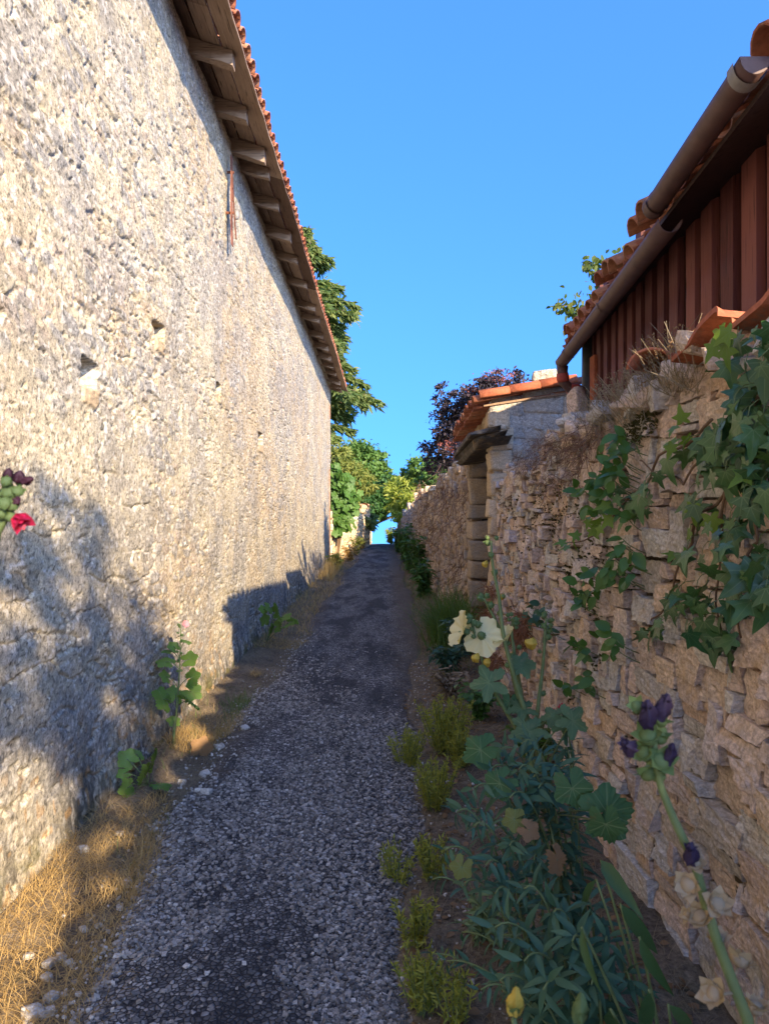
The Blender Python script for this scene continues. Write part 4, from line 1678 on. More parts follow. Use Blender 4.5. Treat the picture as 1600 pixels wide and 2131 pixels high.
# tall reed-like plumes poking out of the sunny tree
sb = tree('smoke_bush', 'purple-leaved smoke bush with pink plumes overhanging the wall by the gateway', 'shrub', (2.1, 15, 0),
          [bl(950, 840, 15, .42, .5, .34), bl(985, 850, 14.5, .35, .5, .42), bl(935, 880, 15, .38, .5, .30), bl(960, 900, 15, .45, .5, .35), bl(1045, 795, 14, .42, .4, .22), bl(1000, 815, 14, .30, .4, .20),
           bl(920, 940, 15.5, .42, .5, .30), bl(955, 950, 15, .45, .5, .36), bl(900, 965, 16, .26, .4, .22), bl(925, 820, 15, .2, .3, .2), bl(985, 930, 13, .35, .4, .4)], 'smoke', SMALL, 11500, .075, .07, 26, per=26, clump=.15)
g = np.random.default_rng(3)
bb = np.array([bl(960, 935, 14.2, .25, .3, .22), bl(985, 915, 13.5, .2, .2, .2), bl(1035, 785, 13.8, .32, .3, .12), bl(985, 820, 14.2, .28, .3, .12), bl(965, 960, 14, .2, .2, .2), bl(925, 925, 14.8, .15, .2, .12)])
pos, out, cen, pk = crown_points(bb, 2200, g, .2, 40)
MB().scatter(SMALL[0], SMALL[1], pos, orient(rdir(2200, g), rdir(2200, g)), g.uniform(.022, .05, 2200)).build('plumes', M['smoke_pink'], sb)

# vine trailing over the garden wall just past the house corner
vb = np.array([bl(715, 1040, 23.2, .36, .35, .75), bl(708, 1000, 23.2, .28, .3, .5), bl(725, 1065, 23.2, .30, .3, .45), bl(706, 1092, 23, .22, .25, .35)])
g = np.random.default_rng(8)
vn = thing('grape_vine', 'bright green large-leaved vine tumbling over the garden wall at the house corner', 'vine', (-1.5, 23.3, 0))
pos, out, cen, pk = crown_points(vb, 560, g, .22, 7)
MB().scatter(MALLOW[0], MALLOW[1], pos, orient(norm(g.normal(0, .45, (560, 3)) + [0, -.2, -.9]), norm(g.normal(0, .45, (560, 3)) + [.5, -.8, .35])), g.uniform(.16, .30, 560), MALLOW[2]).build('leaves', M['vine'], vn)
mb = MB()
for q in range(6):
    mb.tube(curve([-1.5, 23.4, .0], [-1.5 + q * .05, 23.3, 1.5], cen[q % len(cen)], 7), .018, 5)
mb.build('stems', M['stem_brown'], vn)

# leafy twigs of a cherry standing behind the shed
ch = thing('cherry_tree', 'sunlit cherry tree showing leafy twigs above the shed gutter', 'tree', (3.3, 8.6, 0))
g = np.random.default_rng(12)
sp_ = [((1.95, 7.6, 3.9), at(1222, 545, 7.4), at(1265, 560, 7.4)), ((2.1, 7.6, 3.8), at(1270, 535, 7.3), at(1250, 600, 7.3)), ((2.2, 7.5, 4.1), at(1305, 515, 7.3), at(1280, 565, 7.3)),
       ((1.95, 7.5, 3.5), at(1158, 635, 7.4), at(1230, 635, 7.4)), ((1.9, 7.4, 3.4), at(1190, 685, 7.2), at(1225, 655, 7.2)), ((1.95, 7.4, 3.4), at(1205, 660, 7.2), at(1250, 650, 7.2))]
wood = MB()
wood.tube(curve([3.3, 8.6, -.1], [3.1, 8.4, 2], [2.7, 8.1, 3.9], 8), np.linspace(.09, .04, 8), 7)
P, D = [], []
for s0, tip, m in sp_:
    c = curve([2.7, 8.1, 3.5], np.array(m), tip, 12)
    wood.tube(c, np.linspace(.014, .003, 12), 5)
    for k in range(105):
        t_ = g.uniform(.42, 1.0)
        p = np.array([np.interp(t_, np.linspace(0, 1, 12), c[:, i]) for i in range(3)])
        P.append(p + g.normal(0, .042, 3))
        D.append(norm(g.normal(0, .6, 3) + [-.1, 0, -.8]))
cb = np.array([[2.9, 8.4, 4.0, .6, .7, .5], [3.4, 8.9, 4.1, .8, .7, .6], [2.62, 8.0, 3.75, .3, .35, .3]])
pos, out, cen, pk = crown_points(cb, 1800, g, .18, 20)
P = np.concatenate([np.array(P), pos])
D = np.concatenate([np.array(D), norm(g.normal(0, .6, (1800, 3)) + [0, 0, -.7])])
mb = MB()
mb.scatter(OVAL[0], OVAL[1], P, orient(D, rdir(len(P), g, .5)), g.uniform(.055, .09, len(P)))
mb.build('crown', M['cherry'], ch)
wood.build('trunk', M['bark'], ch)

# the tree behind the camera whose shade falls on the foot of the house
tree('apple_tree', 'leafy apple tree behind the stone wall shading the house foot', 'tree', (3.7, -7.4, 0),
     [[3.1, -4.74, 4.92, .65, .50, .46], [3.1, -4.40, 4.60, .5, .24, .40], [3.1, -5.78, 5.05, .5, .22, .42], [3.1, -4.88, 4.38, .5, .45, .16], [3.1, -5.08, 5.45, .25, .18, .30], [3.1, -4.65, 3.86, .4, .40, .16], [3.1, -4.32, 4.12, .35, .30, .10]], 'broad', OVAL, 3300, .085, .11, 31, clump=.17)

# ------------------------------------------------------------------ things growing on the near wall
def on_wall(px, py, off=0.04):
    """point on the near wall's face from the picture's bearing"""
    x = 1.05 - off
    y = x * FPX / (px - 800)
    for _ in range(3):
        x = float(wx_near(y)) - off
        y = x * FPX / (px - 800)
    return np.array([x, y, EYE - (py - 1065.5) / FPX * y])


def wall_blobs(bls, g, off=(0.01, 0.10), kz=1.0):
    P = []
    for (px, py, r, n) in bls:
        a = g.uniform(0, 2 * math.pi, n)
        q = r * np.sqrt(g.uniform(0, 1, n))
        for ai, qi in zip(a, q):
            P.append(on_wall(px + qi * math.cos(ai), py + qi * math.sin(ai) * kz, g.uniform(*off)))
    return np.array(P)


def strands(mb, P, D, L, w, g, bend=.5):
    """thin dry strands from points P along D with a random bend"""
    n = len(P)
    D = norm(D)
    b = norm(np.cross(D, g.normal(0, 1, (n, 3))))
    s = norm(np.cross(D, b))
    L = np.broadcast_to(np.asarray(L, float), (n,))
    V = []
    for t_ in (0, .33, .66, 1.0):
        p = P + D * (L * t_)[:, None] + b * (L * bend * t_ * t_ * g.uniform(.3, 1, n))[:, None]
        V += [p - s * w / 2 * (1 - .5 * t_), p + s * w / 2 * (1 - .5 * t_)]
    V = np.stack(V, 1)
    f = np.array([[0, 1, 3, 2], [2, 3, 5, 4], [4, 5, 7, 6]])
    mb.add(V.reshape(-1, 3), (f[None] + (np.arange(n) * 8)[:, None, None]).reshape(-1, 4))


g = np.random.default_rng(101)
ivy = thing('ivy', 'dark green large-leaved ivy hanging in a curtain over the dry stone wall', 'ivy', (1.03, 2.1, 0.9))
main = [(1560, 730, 45, 15), (1515, 800, 40, 11), (1570, 830, 50, 15), (1540, 900, 60, 20), (1500, 940, 50, 15), (1570, 960, 50, 16), (1450, 950, 35, 7), (1520, 1020, 55, 19),
        (1460, 1030, 40, 10), (1560, 1060, 50, 14), (1490, 1100, 50, 15), (1540, 1150, 60, 18), (1450, 1170, 40, 11), (1400, 1200, 30, 8), (1430, 1240, 42, 12), (1500, 1220, 60, 20), (1560, 1250, 45, 12),
        (1480, 1300, 50, 14), (1530, 1330, 45, 11), (1400, 1262, 22, 4), (1360, 990, 40, 14), (1320, 960, 28, 8), (1300, 1035, 35, 9), (1335, 1045, 30, 8), (1345, 1310, 22, 6), (1600, 900, 40, 10), (1600, 1150, 40, 10), (1620, 760, 40, 10)]
P = wall_blobs([(p_, q_, r_ * 1.12, int(n_ * 1.25)) for p_, q_, r_, n_ in main], g, (.015, .13))
P = P[vnoise2(P[:, 1] * 8.0, P[:, 2] * 8.0, 41) > .36]
n = len(P)
D = norm(g.normal(0, .50, (n, 3)) + [-.25, 0, -1.0])
N = norm(g.normal(0, .55, (n, 3)) + [-1.0, -.45, .5])
sz = g.uniform(.035, .09, n) * np.where(g.random(n) < .2, 1.3, 1)
MB().scatter(IVY[0], IVY[1], P - D * sz[:, None] * .4, orient(D, N), sz, IVY[2]).build('leaves', M['ivy'], ivy)
P2 = wall_blobs([(1230, 1100, 22, 4), (1190, 1125, 20, 5), (1262, 1070, 20, 3), (1405, 900, 30, 5), (1500, 700, 25, 4), (1560, 1010, 30, 2), (1450, 1090, 40, 3), (1420, 1160, 30, 2)], g, (.04, .12))
n = len(P2)
D2 = norm(g.normal(0, .5, (n, 3)) + [-.3, .3, -.6])
MB().scatter(IVY[0], IVY[1], P2, orient(D2, norm(g.normal(0, .4, (n, 3)) + [-1.0, -.5, .5])), g.uniform(.05, .085, n), IVY[2]).build('young_leaves', M['ivy_young'], ivy)
mb = MB()
for path in ([(1600, 720), (1540, 860), (1520, 1000), (1490, 1150), (1500, 1320)], [(1480, 880), (1380, 950), (1310, 1040), (1240, 1110), (1165, 1140)], [(1520, 1000), (1440, 1100), (1400, 1230), (1350, 1310)], [(1600, 1000), (1560, 1150), (1540, 1330)], [(1580, 830), (1480, 930), (1420, 1010), (1330, 960)]):
    q = np.array([on_wall(a, b, .035) for a, b in path])
    tt_ = np.linspace(0, 1, 24)
    c = np.stack([np.interp(tt_, np.linspace(0, 1, len(q)), q[:, i]) for i in range(3)], -1)
    c += np.stack([.012 * np.sin(tt_ * 19), .0 * tt_, .012 * np.sin(tt_ * 27 + 1)], -1)
    MB().tube(c, np.linspace(.006, .003, 24), 5).build('stem', M['stem_brown'], ivy)
for p, d, s in zip(P[::2], D[::2], sz[::2]):
    e = p - d * s * .4
    mb.tube(curve(e + [.05, g.uniform(-.03, .03), .05], e + [.0, 0, .05], e, 4), .0014, 4, cap=False)
tag(mb.build('leaf_stalks', M['stem'], ivy), kind='stuff')

for lab, bls, y0 in (('glossy oval-leaved creeper growing from the wall joints beside the ivy stem', [(1290, 915, 18, 9), (1275, 960, 33, 26), (1262, 1005, 28, 20), (1240, 1055, 25, 12), (1300, 1080, 18, 8), (1215, 1020, 16, 6)], 3.4),
                     ('small leafy creeper sprouting out of the mossy middle of the wall', [(1215, 1235, 26, 20), (1290, 1185, 32, 22), (1300, 1140, 20, 10), (1265, 1200, 20, 10), (1240, 1190, 20, 8)], 3.5),
                     ('young creeper seedlings rooted low in the wall above the moss cushion', [(1210, 1350, 22, 15), (1268, 1340, 28, 12), (1225, 1420, 16, 8), (1180, 1425, 12, 5)], 3.9),
                     ('dark narrow-leaved sprig hanging from the wall behind the cream flowers', [(1118, 1275, 20, 18), (1135, 1310, 16, 12), (1100, 1265, 12, 8)], 4.9)):
    P = wall_blobs(bls, g, (.03, .13))
    n = len(P)
    root = thing('wall_creeper', lab, 'creeper', on_wall(bls[0][0], bls[0][1], 0), 'creepers in the wall joints')
    D = norm(g.normal(0, .55, (n, 3)) + [-.5, -.1, -.25])
    MB().scatter(OVAL[0], OVAL[1], P, orient(D, norm(g.normal(0, .4, (n, 3)) + [-.5, -.6, .8])), g.uniform(.045, .085, n)).build('leaves', M['creeper'] if y0 < 4.5 else M['valerian'], root)
    mb = MB()
    for p in P[::3]:
        MB().tube(curve(p + [.10, g.uniform(-.06, .06), -.06], p + [.02, 0, -.03], p, 5), .002, 4).build('stem', M['stem'], root)

# moss cushions and dead growth on the stones
mb = MB()
P = wall_blobs([(1205, 1385, 42, 1700), (1240, 1400, 34, 1000), (1190, 1440, 26, 500), (1200, 1230, 45, 800), (1240, 1150, 40, 260), (1185, 1180, 35, 260), (1290, 1240, 35, 160), (1570, 1570, 22, 300), (1600, 1580, 20, 300), (1560, 1660, 20, 90), (1320, 1520, 22, 160), (1360, 1780, 24, 160), (1345, 880, 26, 300), (1320, 900, 24, 200), (1225, 1290, 26, 200), (1110, 1130, 60, 500), (1160, 1060, 50, 400), (1080, 1230, 40, 250), (1060, 1050, 30, 200)], g, (-.045, .012))
n = len(P)
mb.scatter(SMALL[0], SMALL[1], P, orient(rdir(n, g, .2, [-1, -.3, 0], .8), rdir(n, g)), g.uniform(.010, .024, n))
tag(mb.build('moss', M['moss'], None, True, (1.05, 3.5, 1)), kind='stuff')

dc = thing('dead_creeper', 'brown dead creeper and dry stems matted over the upper rubble near the gateway', 'dead plant', on_wall(1150, 980, 0))
mb = MB()
P = wall_blobs([(1095, 960, 26, 130), (1140, 930, 30, 130), (1190, 930, 34, 160), (1225, 900, 26, 130), (1130, 1010, 26, 60), (1180, 1000, 30, 60)], g, (-.03, .07))
n = len(P)
strands(mb, P, g.normal(0, .5, (n, 3)) + [-.25, 0, -.55], g.uniform(.05, .17, n), .0035, g)
mb.build('dry_stems', M['dry_stem'], dc)
mb = MB()
strands(mb, P[::2] + [0, 0, .01], g.normal(0, .6, (len(P[::2]), 3)) + [-.2, 0, .1], g.uniform(.04, .12, len(P[::2])), .003, g)
mb.build('dry_leaves', M['straw_dull'], dc)

dw = thing('dead_vine', 'rust-red dead vine clinging low on the wall behind the cream hollyhock', 'dead plant', on_wall(1060, 1320, 0))
mb = MB()
P = wall_blobs([(1022, 1230, 10, 120), (1018, 1280, 12, 160), (1080, 1320, 20, 280), (1085, 1290, 16, 160), (1030, 1380, 20, 200), (1000, 1300, 12, 100), (1010, 1350, 14, 120)], g, (.01, .16))
n = len(P)
strands(mb, P, g.normal(0, .5, (n, 3)) + [-.2, 0, -.4], g.uniform(.05, .18, n), .007, g)
mb.build('dry_stems', mat_leaf('rust_dead_leaf', (0.15, 0.062, 0.035), (0.26, 0.125, 0.07), .15, .85), dw)

for lab, bls, nn in (('dry flowering weed standing on the wall head beside the half-round tile', [(1390, 770, 36, 150), (1410, 745, 22, 60), (1350, 800, 20, 60), (1435, 775, 20, 60)], 0),
                     ('grey dead weed on the wall head below the red boards', [(1320, 825, 26, 130), (1270, 850, 30, 120), (1300, 850, 20, 70), (1240, 880, 26, 80)], 1)):
    root = thing('dry_weed', lab, 'dead plant', on_wall(bls[0][0], bls[0][1] + 20, -.05), 'dead weeds on the wall head')
    mb, mb2 = MB(), MB()
    P = wall_blobs(bls, g, (-.16, .05), .5)
    n = len(P)
    D = g.normal(0, .45, (n, 3)) + [-.15, 0, .9]
    strands(mb, P - [0, 0, .07], D, g.uniform(.08, .22, n), .0035, g, .4)
    mb.build('stalks', M['straw_dull'], root)
    heads = P[::4] + norm(D[::4]) * .10
    k = 14
    Q = np.repeat(heads, k, 0) + g.normal(0, .012, (len(heads) * k, 3))
    mb2.scatter(SMALL[0], SMALL[1], Q, orient(rdir(len(Q), g), rdir(len(Q), g)), g.uniform(.006, .012, len(Q)))
    mb2.build('seed_heads', M['dry_leaf'] if nn == 0 else M['straw_dull'], root)

# dead growth and green along the far wall
fd = thing('dead_bramble', 'reddish brown dead bramble draped over the face of the rubble wall past the gateway', 'dead plant', (1.0, 11.5, 1.2))
mb = MB()
n = 800
y = 9.3 + 11 * g.random(n) ** 1.2
z = 0.65 + 1.55 * g.random(n) ** .8 + .25 * np.sin(y * 1.1)
P = np.stack([np.interp(y, FW[:, 1], FW[:, 0]) - g.uniform(-.03, .10, n), y, z], -1)
strands(mb, P, g.normal(0, .45, (n, 3)) + [-.15, 0, -.6], g.uniform(.10, .38, n), .008, g)
mb.build('stems', M['dry_stem'], fd)


def weed(name, lab, cat, base, h, n_st, leaf, lmat, size, seed, spread=.3, per=16, group=None, smat='stem', lean=(0, 0), top=1.0):
    g = np.random.default_rng(seed)
    root = thing(name, lab, cat, base, group)
    st, P, D = MB(), [], []
    b = np.asarray(base, float)
    for k in range(n_st):
        a = g.uniform(0, 2 * math.pi)
        r = spread * g.uniform(.2, 1)
        hh = h * g.uniform(.6, 1.05)
        e = b + [r * math.cos(a) + lean[0], r * math.sin(a) + lean[1], hh]
        m = b + [r * .25 * math.cos(a), r * .25 * math.sin(a), hh * .6]
        c = curve(b + g.normal(0, .02, 3) * [1, 1, 0] - [0, 0, .03], m, e, 8)
        st.tube(c, np.linspace(.0055, .002, 8) * (h / .5) ** .3, 5)
        tt_ = g.uniform(.12, top, per)
        q = np.stack([np.interp(tt_, np.linspace(0, 1, 8), c[:, i]) for i in range(3)], -1)
        aa = g.uniform(0, 2 * math.pi, per)
        d = np.stack([np.cos(aa), np.sin(aa), g.uniform(-.3, .5, per)], -1)
        P.append(q)
        D.append(d)
    P, D = np.concatenate(P), norm(np.concatenate(D))
    uv = leaf[2] if len(leaf) > 2 else None
    MB().scatter(leaf[0], leaf[1], P, orient(D, rdir(len(P), g, 1.4)), size * g.uniform(.6, 1.25, len(P)), uv).build('leaves', M[lmat], root)
    st.build('stems', M[smat], root)
    return root


for k, (x, y, h, lab, lf, lm, s) in enumerate((
        (.72, 13.5, .75, 'bushy dark weed at the foot of the far wall nearest the grass clump', LANCE, 'creeper', .14),
        (.74, 16.5, 1.05, 'tall dark weed thicket against the far wall beside the lane', LANCE, 'creeper', .16),
        (.66, 19.0, 1.25, 'tallest weed thicket with a long pale stalk by the far wall', LANCE, 'creeper', .17),
        (.62, 23.0, 1.2, 'dull green weed mass where the far wall begins to bend', OVAL, 'broad', .13),
        (.55, 28.0, 1.0, 'shaggy weed mass low beside the far end of the lane', OVAL, 'broad', .14),
        (.32, 40.0, .95, 'sunlit weed tuft at the crest of the lane', LANCE, 'bamboo', .2))):
    weed('roadside_weed', lab, 'weed', (x, y, float(gz(y))), h, 22, lf, lm, s, 200 + k, .28, 26, 'weeds along the far wall')
g = np.random.default_rng(333)
for k, (x, y, h, lab, lm) in enumerate(((-1.12, 24.0, .5, 'golden dry weed at the house corner by the lane', 'straw'), (-1.05, 27.5, .7, 'olive weed leaning from the garden wall beyond the vine', 'thuja'), (-.95, 32.0, .65, 'dry grassy weed below the capped gate pier', 'straw'), (-1.38, 20.2, .5, 'yellow weed against the house wall just before its corner', 'spurge'))):
    weed('verge_weed', lab, 'weed', (x, y, float(gz(y))), h, 26, LANCE, lm, .13, 240 + k, .34, 22, 'weeds along the garden wall', 'stem_brown')

# green grass clump under the gateway jamb, leafy dark plants nearer
gc = MB()
n = 1500
ctr = np.array([.86, 9.0])
xy = ctr + g.normal(0, 1, (n, 2)) * [.13, .42]
xy[:, 0] = np.clip(xy[:, 0], .5, 1.02)
base = np.stack([xy[:, 0], xy[:, 1], gr(xy[:, 0], xy[:, 1]) - .01], -1)
blades(gc, base, g.uniform(.40, .85, n), g.uniform(.3, .85, n), .016, g)
tag(gc.build('grass_clump', M['grass'], None, True, (.86, 9.0, 0)), 'lush green grass clump arching at the foot of the gateway', 'grass clump')
weed('low_plant', 'low dark blue-green leafy plant on the verge below the grass clump', 'plant', gpt(.62, 7.2), .30, 26, LANCE, 'valerian', .10, 260, .22, 16)
weed('low_plant', 'small dusky leafy plant between the grass clump and the cream hollyhock', 'plant', gpt(.80, 8.0), .42, 22, LANCE, 'valerian', .10, 261, .20, 16)

weed('low_plant', 'ragged olive weed on the bare verge between the yellow spurge and the wall', 'plant', gpt(.72, 5.6), .28, 18, OVAL, 'creeper', .06, 262, .22, 18)
weed('low_plant', 'withered brown weed leaning over the verge behind the largest spurge cushion', 'plant', gpt(.58, 6.3), .26, 22, LANCE, 'straw_dull', .08, 263, .22, 14, None, 'stem_brown')
weed('low_plant', 'low bright green weed patch hugging the wall foot behind the cream hollyhock', 'plant', gpt(.90, 4.4), .30, 24, OVAL, 'grass', .055, 264, .25, 20)
weed('low_plant', 'small grey-green weed on the soil beside the lowest spurge tufts', 'plant', gpt(.36, 2.75), .16, 14, LANCE, 'mallow_grey', .05, 265, .12, 14)

# ------------------------------------------------------------------ hollyhocks
def frame_of(axis):
    a = norm(np.asarray(axis, float))
    u = np.array([0, 0, 1.0]) if abs(a[2]) < .9 else np.array([1.0, 0, 0])
    x = norm(np.cross(u, a))
    return np.stack([x, np.cross(a, x), a], -1)          # local z = axis


def cup(mb, c, axis, n, ln, flare, g, tmpl=SMALL, wid=1.0, turn=0.0):
    """n sepals or petals round an axis, opened by flare (0 closed .. 1.5 flat)"""
    B = frame_of(axis)
    P, R, S = [], [], []
    for k in range(n):
        a = turn + 2 * math.pi * k / n + g.normal(0, .06)
        fl = flare + g.normal(0, .10)
        d = B @ np.array([math.cos(a) * math.sin(fl), math.sin(a) * math.sin(fl), math.cos(fl)])
        nn = B @ np.array([-math.cos(a) * math.cos(fl), -math.sin(a) * math.cos(fl), math.sin(fl)])
        P.append(c)
        R.append(orient(d, nn))
        S.append([ln * wid, ln, ln])
    mb.scatter(tmpl[0], tmpl[1], np.array(P), np.array(R), np.array(S))


def disc_flower(mb, c, axis, r, depth, g, lobes=5, n=40):
    """a wide funnel of five overlapping ruffled petals"""
    B = frame_of(axis)
    V, F = [], []
    rings = [0.08, .3, .55, .8, 1.0]
    ph = g.uniform(0, 6)
    for i, q in enumerate(rings):
        for k in range(n):
            a = 2 * math.pi * k / n
            rr = r * q * (1 + (.24 * abs(math.sin(lobes * a / 2 + ph)) ** .6 - .16 + .05 * math.sin(11 * a + ph) + .03 * math.sin(23 * a)) * q)
            z = depth * (q ** .8) + r * .11 * q * q * math.sin(lobes * 2 * a + ph) + r * .06 * q * math.sin(17 * a)
            V.append(B @ np.array([rr * math.cos(a), rr * math.sin(a), z]) + c)
    m = len(rings)
    for i in range(m - 1):
        for k in range(n):
            F.append([i * n + k, i * n + (k + 1) % n, (i + 1) * n + (k + 1) % n, (i + 1) * n + k])
    mb.add(V, F)


def crumple(mb, c, axis, L, r, g):
    """a wilted flower: a twisted, creased roll"""
    B = frame_of(axis)
    V, F = [], []
    n, m = 14, 7
    for j in range(m):
        s = j / (m - 1)
        for k in range(n):
            a = 2 * math.pi * k / n + s * 1.6
            rr = r * (.35 + .75 * math.sin(math.pi * min(1, s * .9 + .1)) ** .7) * (1 + .50 * math.sin(5 * a + 4 * s) + g.uniform(-.25, .25)) * (1 - .35 * s)
            V.append(B @ np.array([rr * math.cos(a), rr * math.sin(a), L * s]) + c)
    for j in range(m - 1):
        for k in range(n):
            F.append([j * n + k, j * n + (k + 1) % n, (j + 1) * n + (k + 1) % n, (j + 1) * n + k])
    F.append([(m - 1) * n + k for k in range(n)])
    mb.add(V, F)


def leaf_on(parent, name, mat, tmpl, c, tip_dir, nrm, size):
    mb = MB().scatter(tmpl[0], tmpl[1], np.array([c]), orient(np.array([tip_dir], float), np.array([nrm], float)), np.array([size]), tmpl[2])
    return mb.build(name, M[mat], parent)


# the tall spent stalk close to the camera, in front of the stone wall
g = np.random.default_rng(404)
YS = .75
hh = thing('hollyhock', 'tall spent hollyhock stalk with wilted dark purple flowers and dry beige calyxes', 'hollyhock', (.74, .80, 0))
stem_px = [(1356, 1478), (1362, 1560), (1372, 1632), (1400, 1702), (1445, 1797), (1466, 1876), (1490, 1955), (1524, 2045), (1556, 2125)]
c = np.array([at(a, b, YS) for a, b in stem_px])
c = np.concatenate([c, [[.42, .76, .85], [.56, .78, .45], [.74, .80, -.03]]])
tt_ = np.linspace(0, 1, 48)
cc = np.stack([np.interp(tt_, np.linspace(0, 1, len(c)), c[:, i]) for i in range(3)], -1)
MB().tube(cc, np.linspace(.0030, .0072, 48), 8).build('stem', M['stem'], hh)


def stem_at(p):
    i = np.argmin(np.linalg.norm(cc - p, axis=1))
    return cc[min(i + 1, 47)]


for (px, py, r) in ((1325, 1470, 16), (1372, 1497, 18), (1347, 1530, 22), (1372, 1532, 18), (1340, 1566, 20), (1376, 1583, 22), (1346, 1606, 20), (1368, 1612, 17)):
    p = at(px, py, YS + g.uniform(-.015, .012))
    s = r / FPX * YS
    ax_ = norm(p - stem_at(p) + [0, -.006, .004])
    mb = MB()
    mb.ball(p - ax_ * s * .2, (s * .95, s * .95, s * .75), 10, 7, frame_of(ax_), .05)
    cup(mb, p - ax_ * s * .7, ax_, 5, s * 2.1, .62, g, SMALL, 1.25)
    mb.tube([stem_at(p), p - ax_ * s * .6], [.0022, .0022], 5)
    mb.build('green_calyx', M['calyx'], hh)
for (px, py, L, r, dx, dz) in ((1347, 1486, 62, 15, -.1, 1), (1368, 1470, 58, 14, .3, 1), (1318, 1548, 34, 14, -.7, .6), (1386, 1568, 48, 10, .2, 1), (1436, 1775, 48, 13, -.1, 1)):
    p = at(px, py + L * .45, YS - .012)
    mb = MB()
    crumple(mb, p, (dx, -.25, dz), L / FPX * YS, r / FPX * YS, g)
    cup(mb, p + norm(np.array([dx, -.25, dz])) * L / FPX * YS * .55, (dx, -.25, dz), 5, r / FPX * YS * 1.7, .55, g, SMALL, 1.1)
    mb.build('wilted_flower', M['petal_dark'], hh)
for (px, py, r) in ((1446, 1797, 24), (1432, 1842, 32), (1492, 1882, 34), (1457, 1910, 34), (1492, 1955, 30), (1538, 1998, 36), (1486, 2068, 36), (1572, 2098, 34), (1430, 1905, 18)):
    p = at(px, py, YS + g.uniform(-.02, .02))
    s = r / FPX * YS
    ax_ = norm(p - stem_at(p) + [0, -.008, .012])
    mb = MB()
    mb.ball(p, (s * .55, s * .55, s * .4), 8, 6, frame_of(ax_), .1)
    cup(mb, p - ax_ * s * .4, ax_, 5, s * 1.35, .72, g, SMALL, 1.25)
    cup(mb, p - ax_ * s * .3, ax_, 5, s * 1.1, .6, g, SMALL, 1.2, .6)
    mb.tube([stem_at(p), p - ax_ * s * .4], [.0016, .0016], 5)
    mb.build('dry_calyx', M['calyx_dry'], hh)

# a second one leaning in at the left edge, with one magenta flower
hl = thing('hollyhock', 'hollyhock leaning in at the picture edge with green pods and one magenta flower', 'hollyhock', (-.62, .70, 0))
YL = .72
c = np.array([at(14, 985, YL), at(20, 1030, YL), at(14, 1070, YL), at(-10, 1110, YL), [-.40, .71, 1.4], [-.52, .70, .8], [-.62, .70, -.03]])
cc = np.stack([np.interp(tt_, np.linspace(0, 1, len(c)), c[:, i]) for i in range(3)], -1)
MB().tube(cc, np.linspace(.003, .008, 48), 7).build('stem', M['stem'], hl)
for (px, py, r) in ((14, 1002, 12), (40, 1003, 10), (20, 1025, 17), (38, 1022, 13), (10, 1048, 14), (26, 1050, 15), (2, 1068, 15), (22, 1075, 13), (4, 1028, 10)):
    p = at(px, py, YL + g.uniform(-.015, .015))
    s = r / FPX * YL
    ax_ = norm(p - stem_at(p) + [0.001, -.006, .004])
    mb = MB()
    mb.ball(p, (s, s, s * .8), 9, 6, frame_of(ax_), .06)
    cup(mb, p - ax_ * s * .7, ax_, 5, s * 1.8, .55, g, SMALL, 1.2)
    mb.build('green_calyx', M['calyx'], hl)
for (px, py, L, r, dx, dz) in ((18, 1000, 26, 9, .1, 1), (38, 1004, 26, 10, .3, 1), (48, 1004, 26, 8, .9, .3), (30, 1040, 16, 8, .5, -.3)):
    mb = MB()
    crumple(mb, at(px, py, YL - .008), (dx, -.2, dz), L / FPX * YL, r / FPX * YL, g)
    mb.build('wilted_flower', M['petal_maroon'], hl)
mb = MB()
p = at(34, 1068, YL - .01)
cup(mb, p, (.35, -.2, -.45), 4, .021, .38, g, SMALL, 1.35)
cup(mb, p, (.35, -.2, -.45), 4, .018, .2, g, SMALL, 1.35, .7)
mb.build('flower', M['petal_magenta'], hl)

# buds of two more stalks just reaching into the bottom of the picture
for (px, py, r, lab, mm, xb, yb) in ((1068, 2098, 22, 'hollyhock tip with a pale yellow bud low in front of the valerian', 'petal_yellow', .30, .85), (1203, 2112, 23, 'hollyhock tip with a tight green bud low in front of the valerian', 'calyx', .36, .88)):
    Yb = .80
    p = at(px, py, Yb)
    s = r / FPX * Yb
    root = thing('hollyhock', lab, 'hollyhock', (xb, yb, 0))
    b = gpt(xb, yb, -.02)
    MB().tube(curve(b, [xb - .06, yb, .6], p - [0, 0, s], 14), np.linspace(.007, .003, 14), 7).build('stem', M['stem'], root)
    mb = MB()
    cup(mb, p - [0, 0, s * .9], (.05, 0, 1), 5, s * 1.9, .35, g, SMALL, 1.1)
    mb.build('calyx', M['calyx'], root)
    mb = MB()
    crumple(mb, p - [0, 0, s * .6], (.12, 0, 1), s * 2.6, s * .62, g)
    mb.build('bud', M[mm], root)

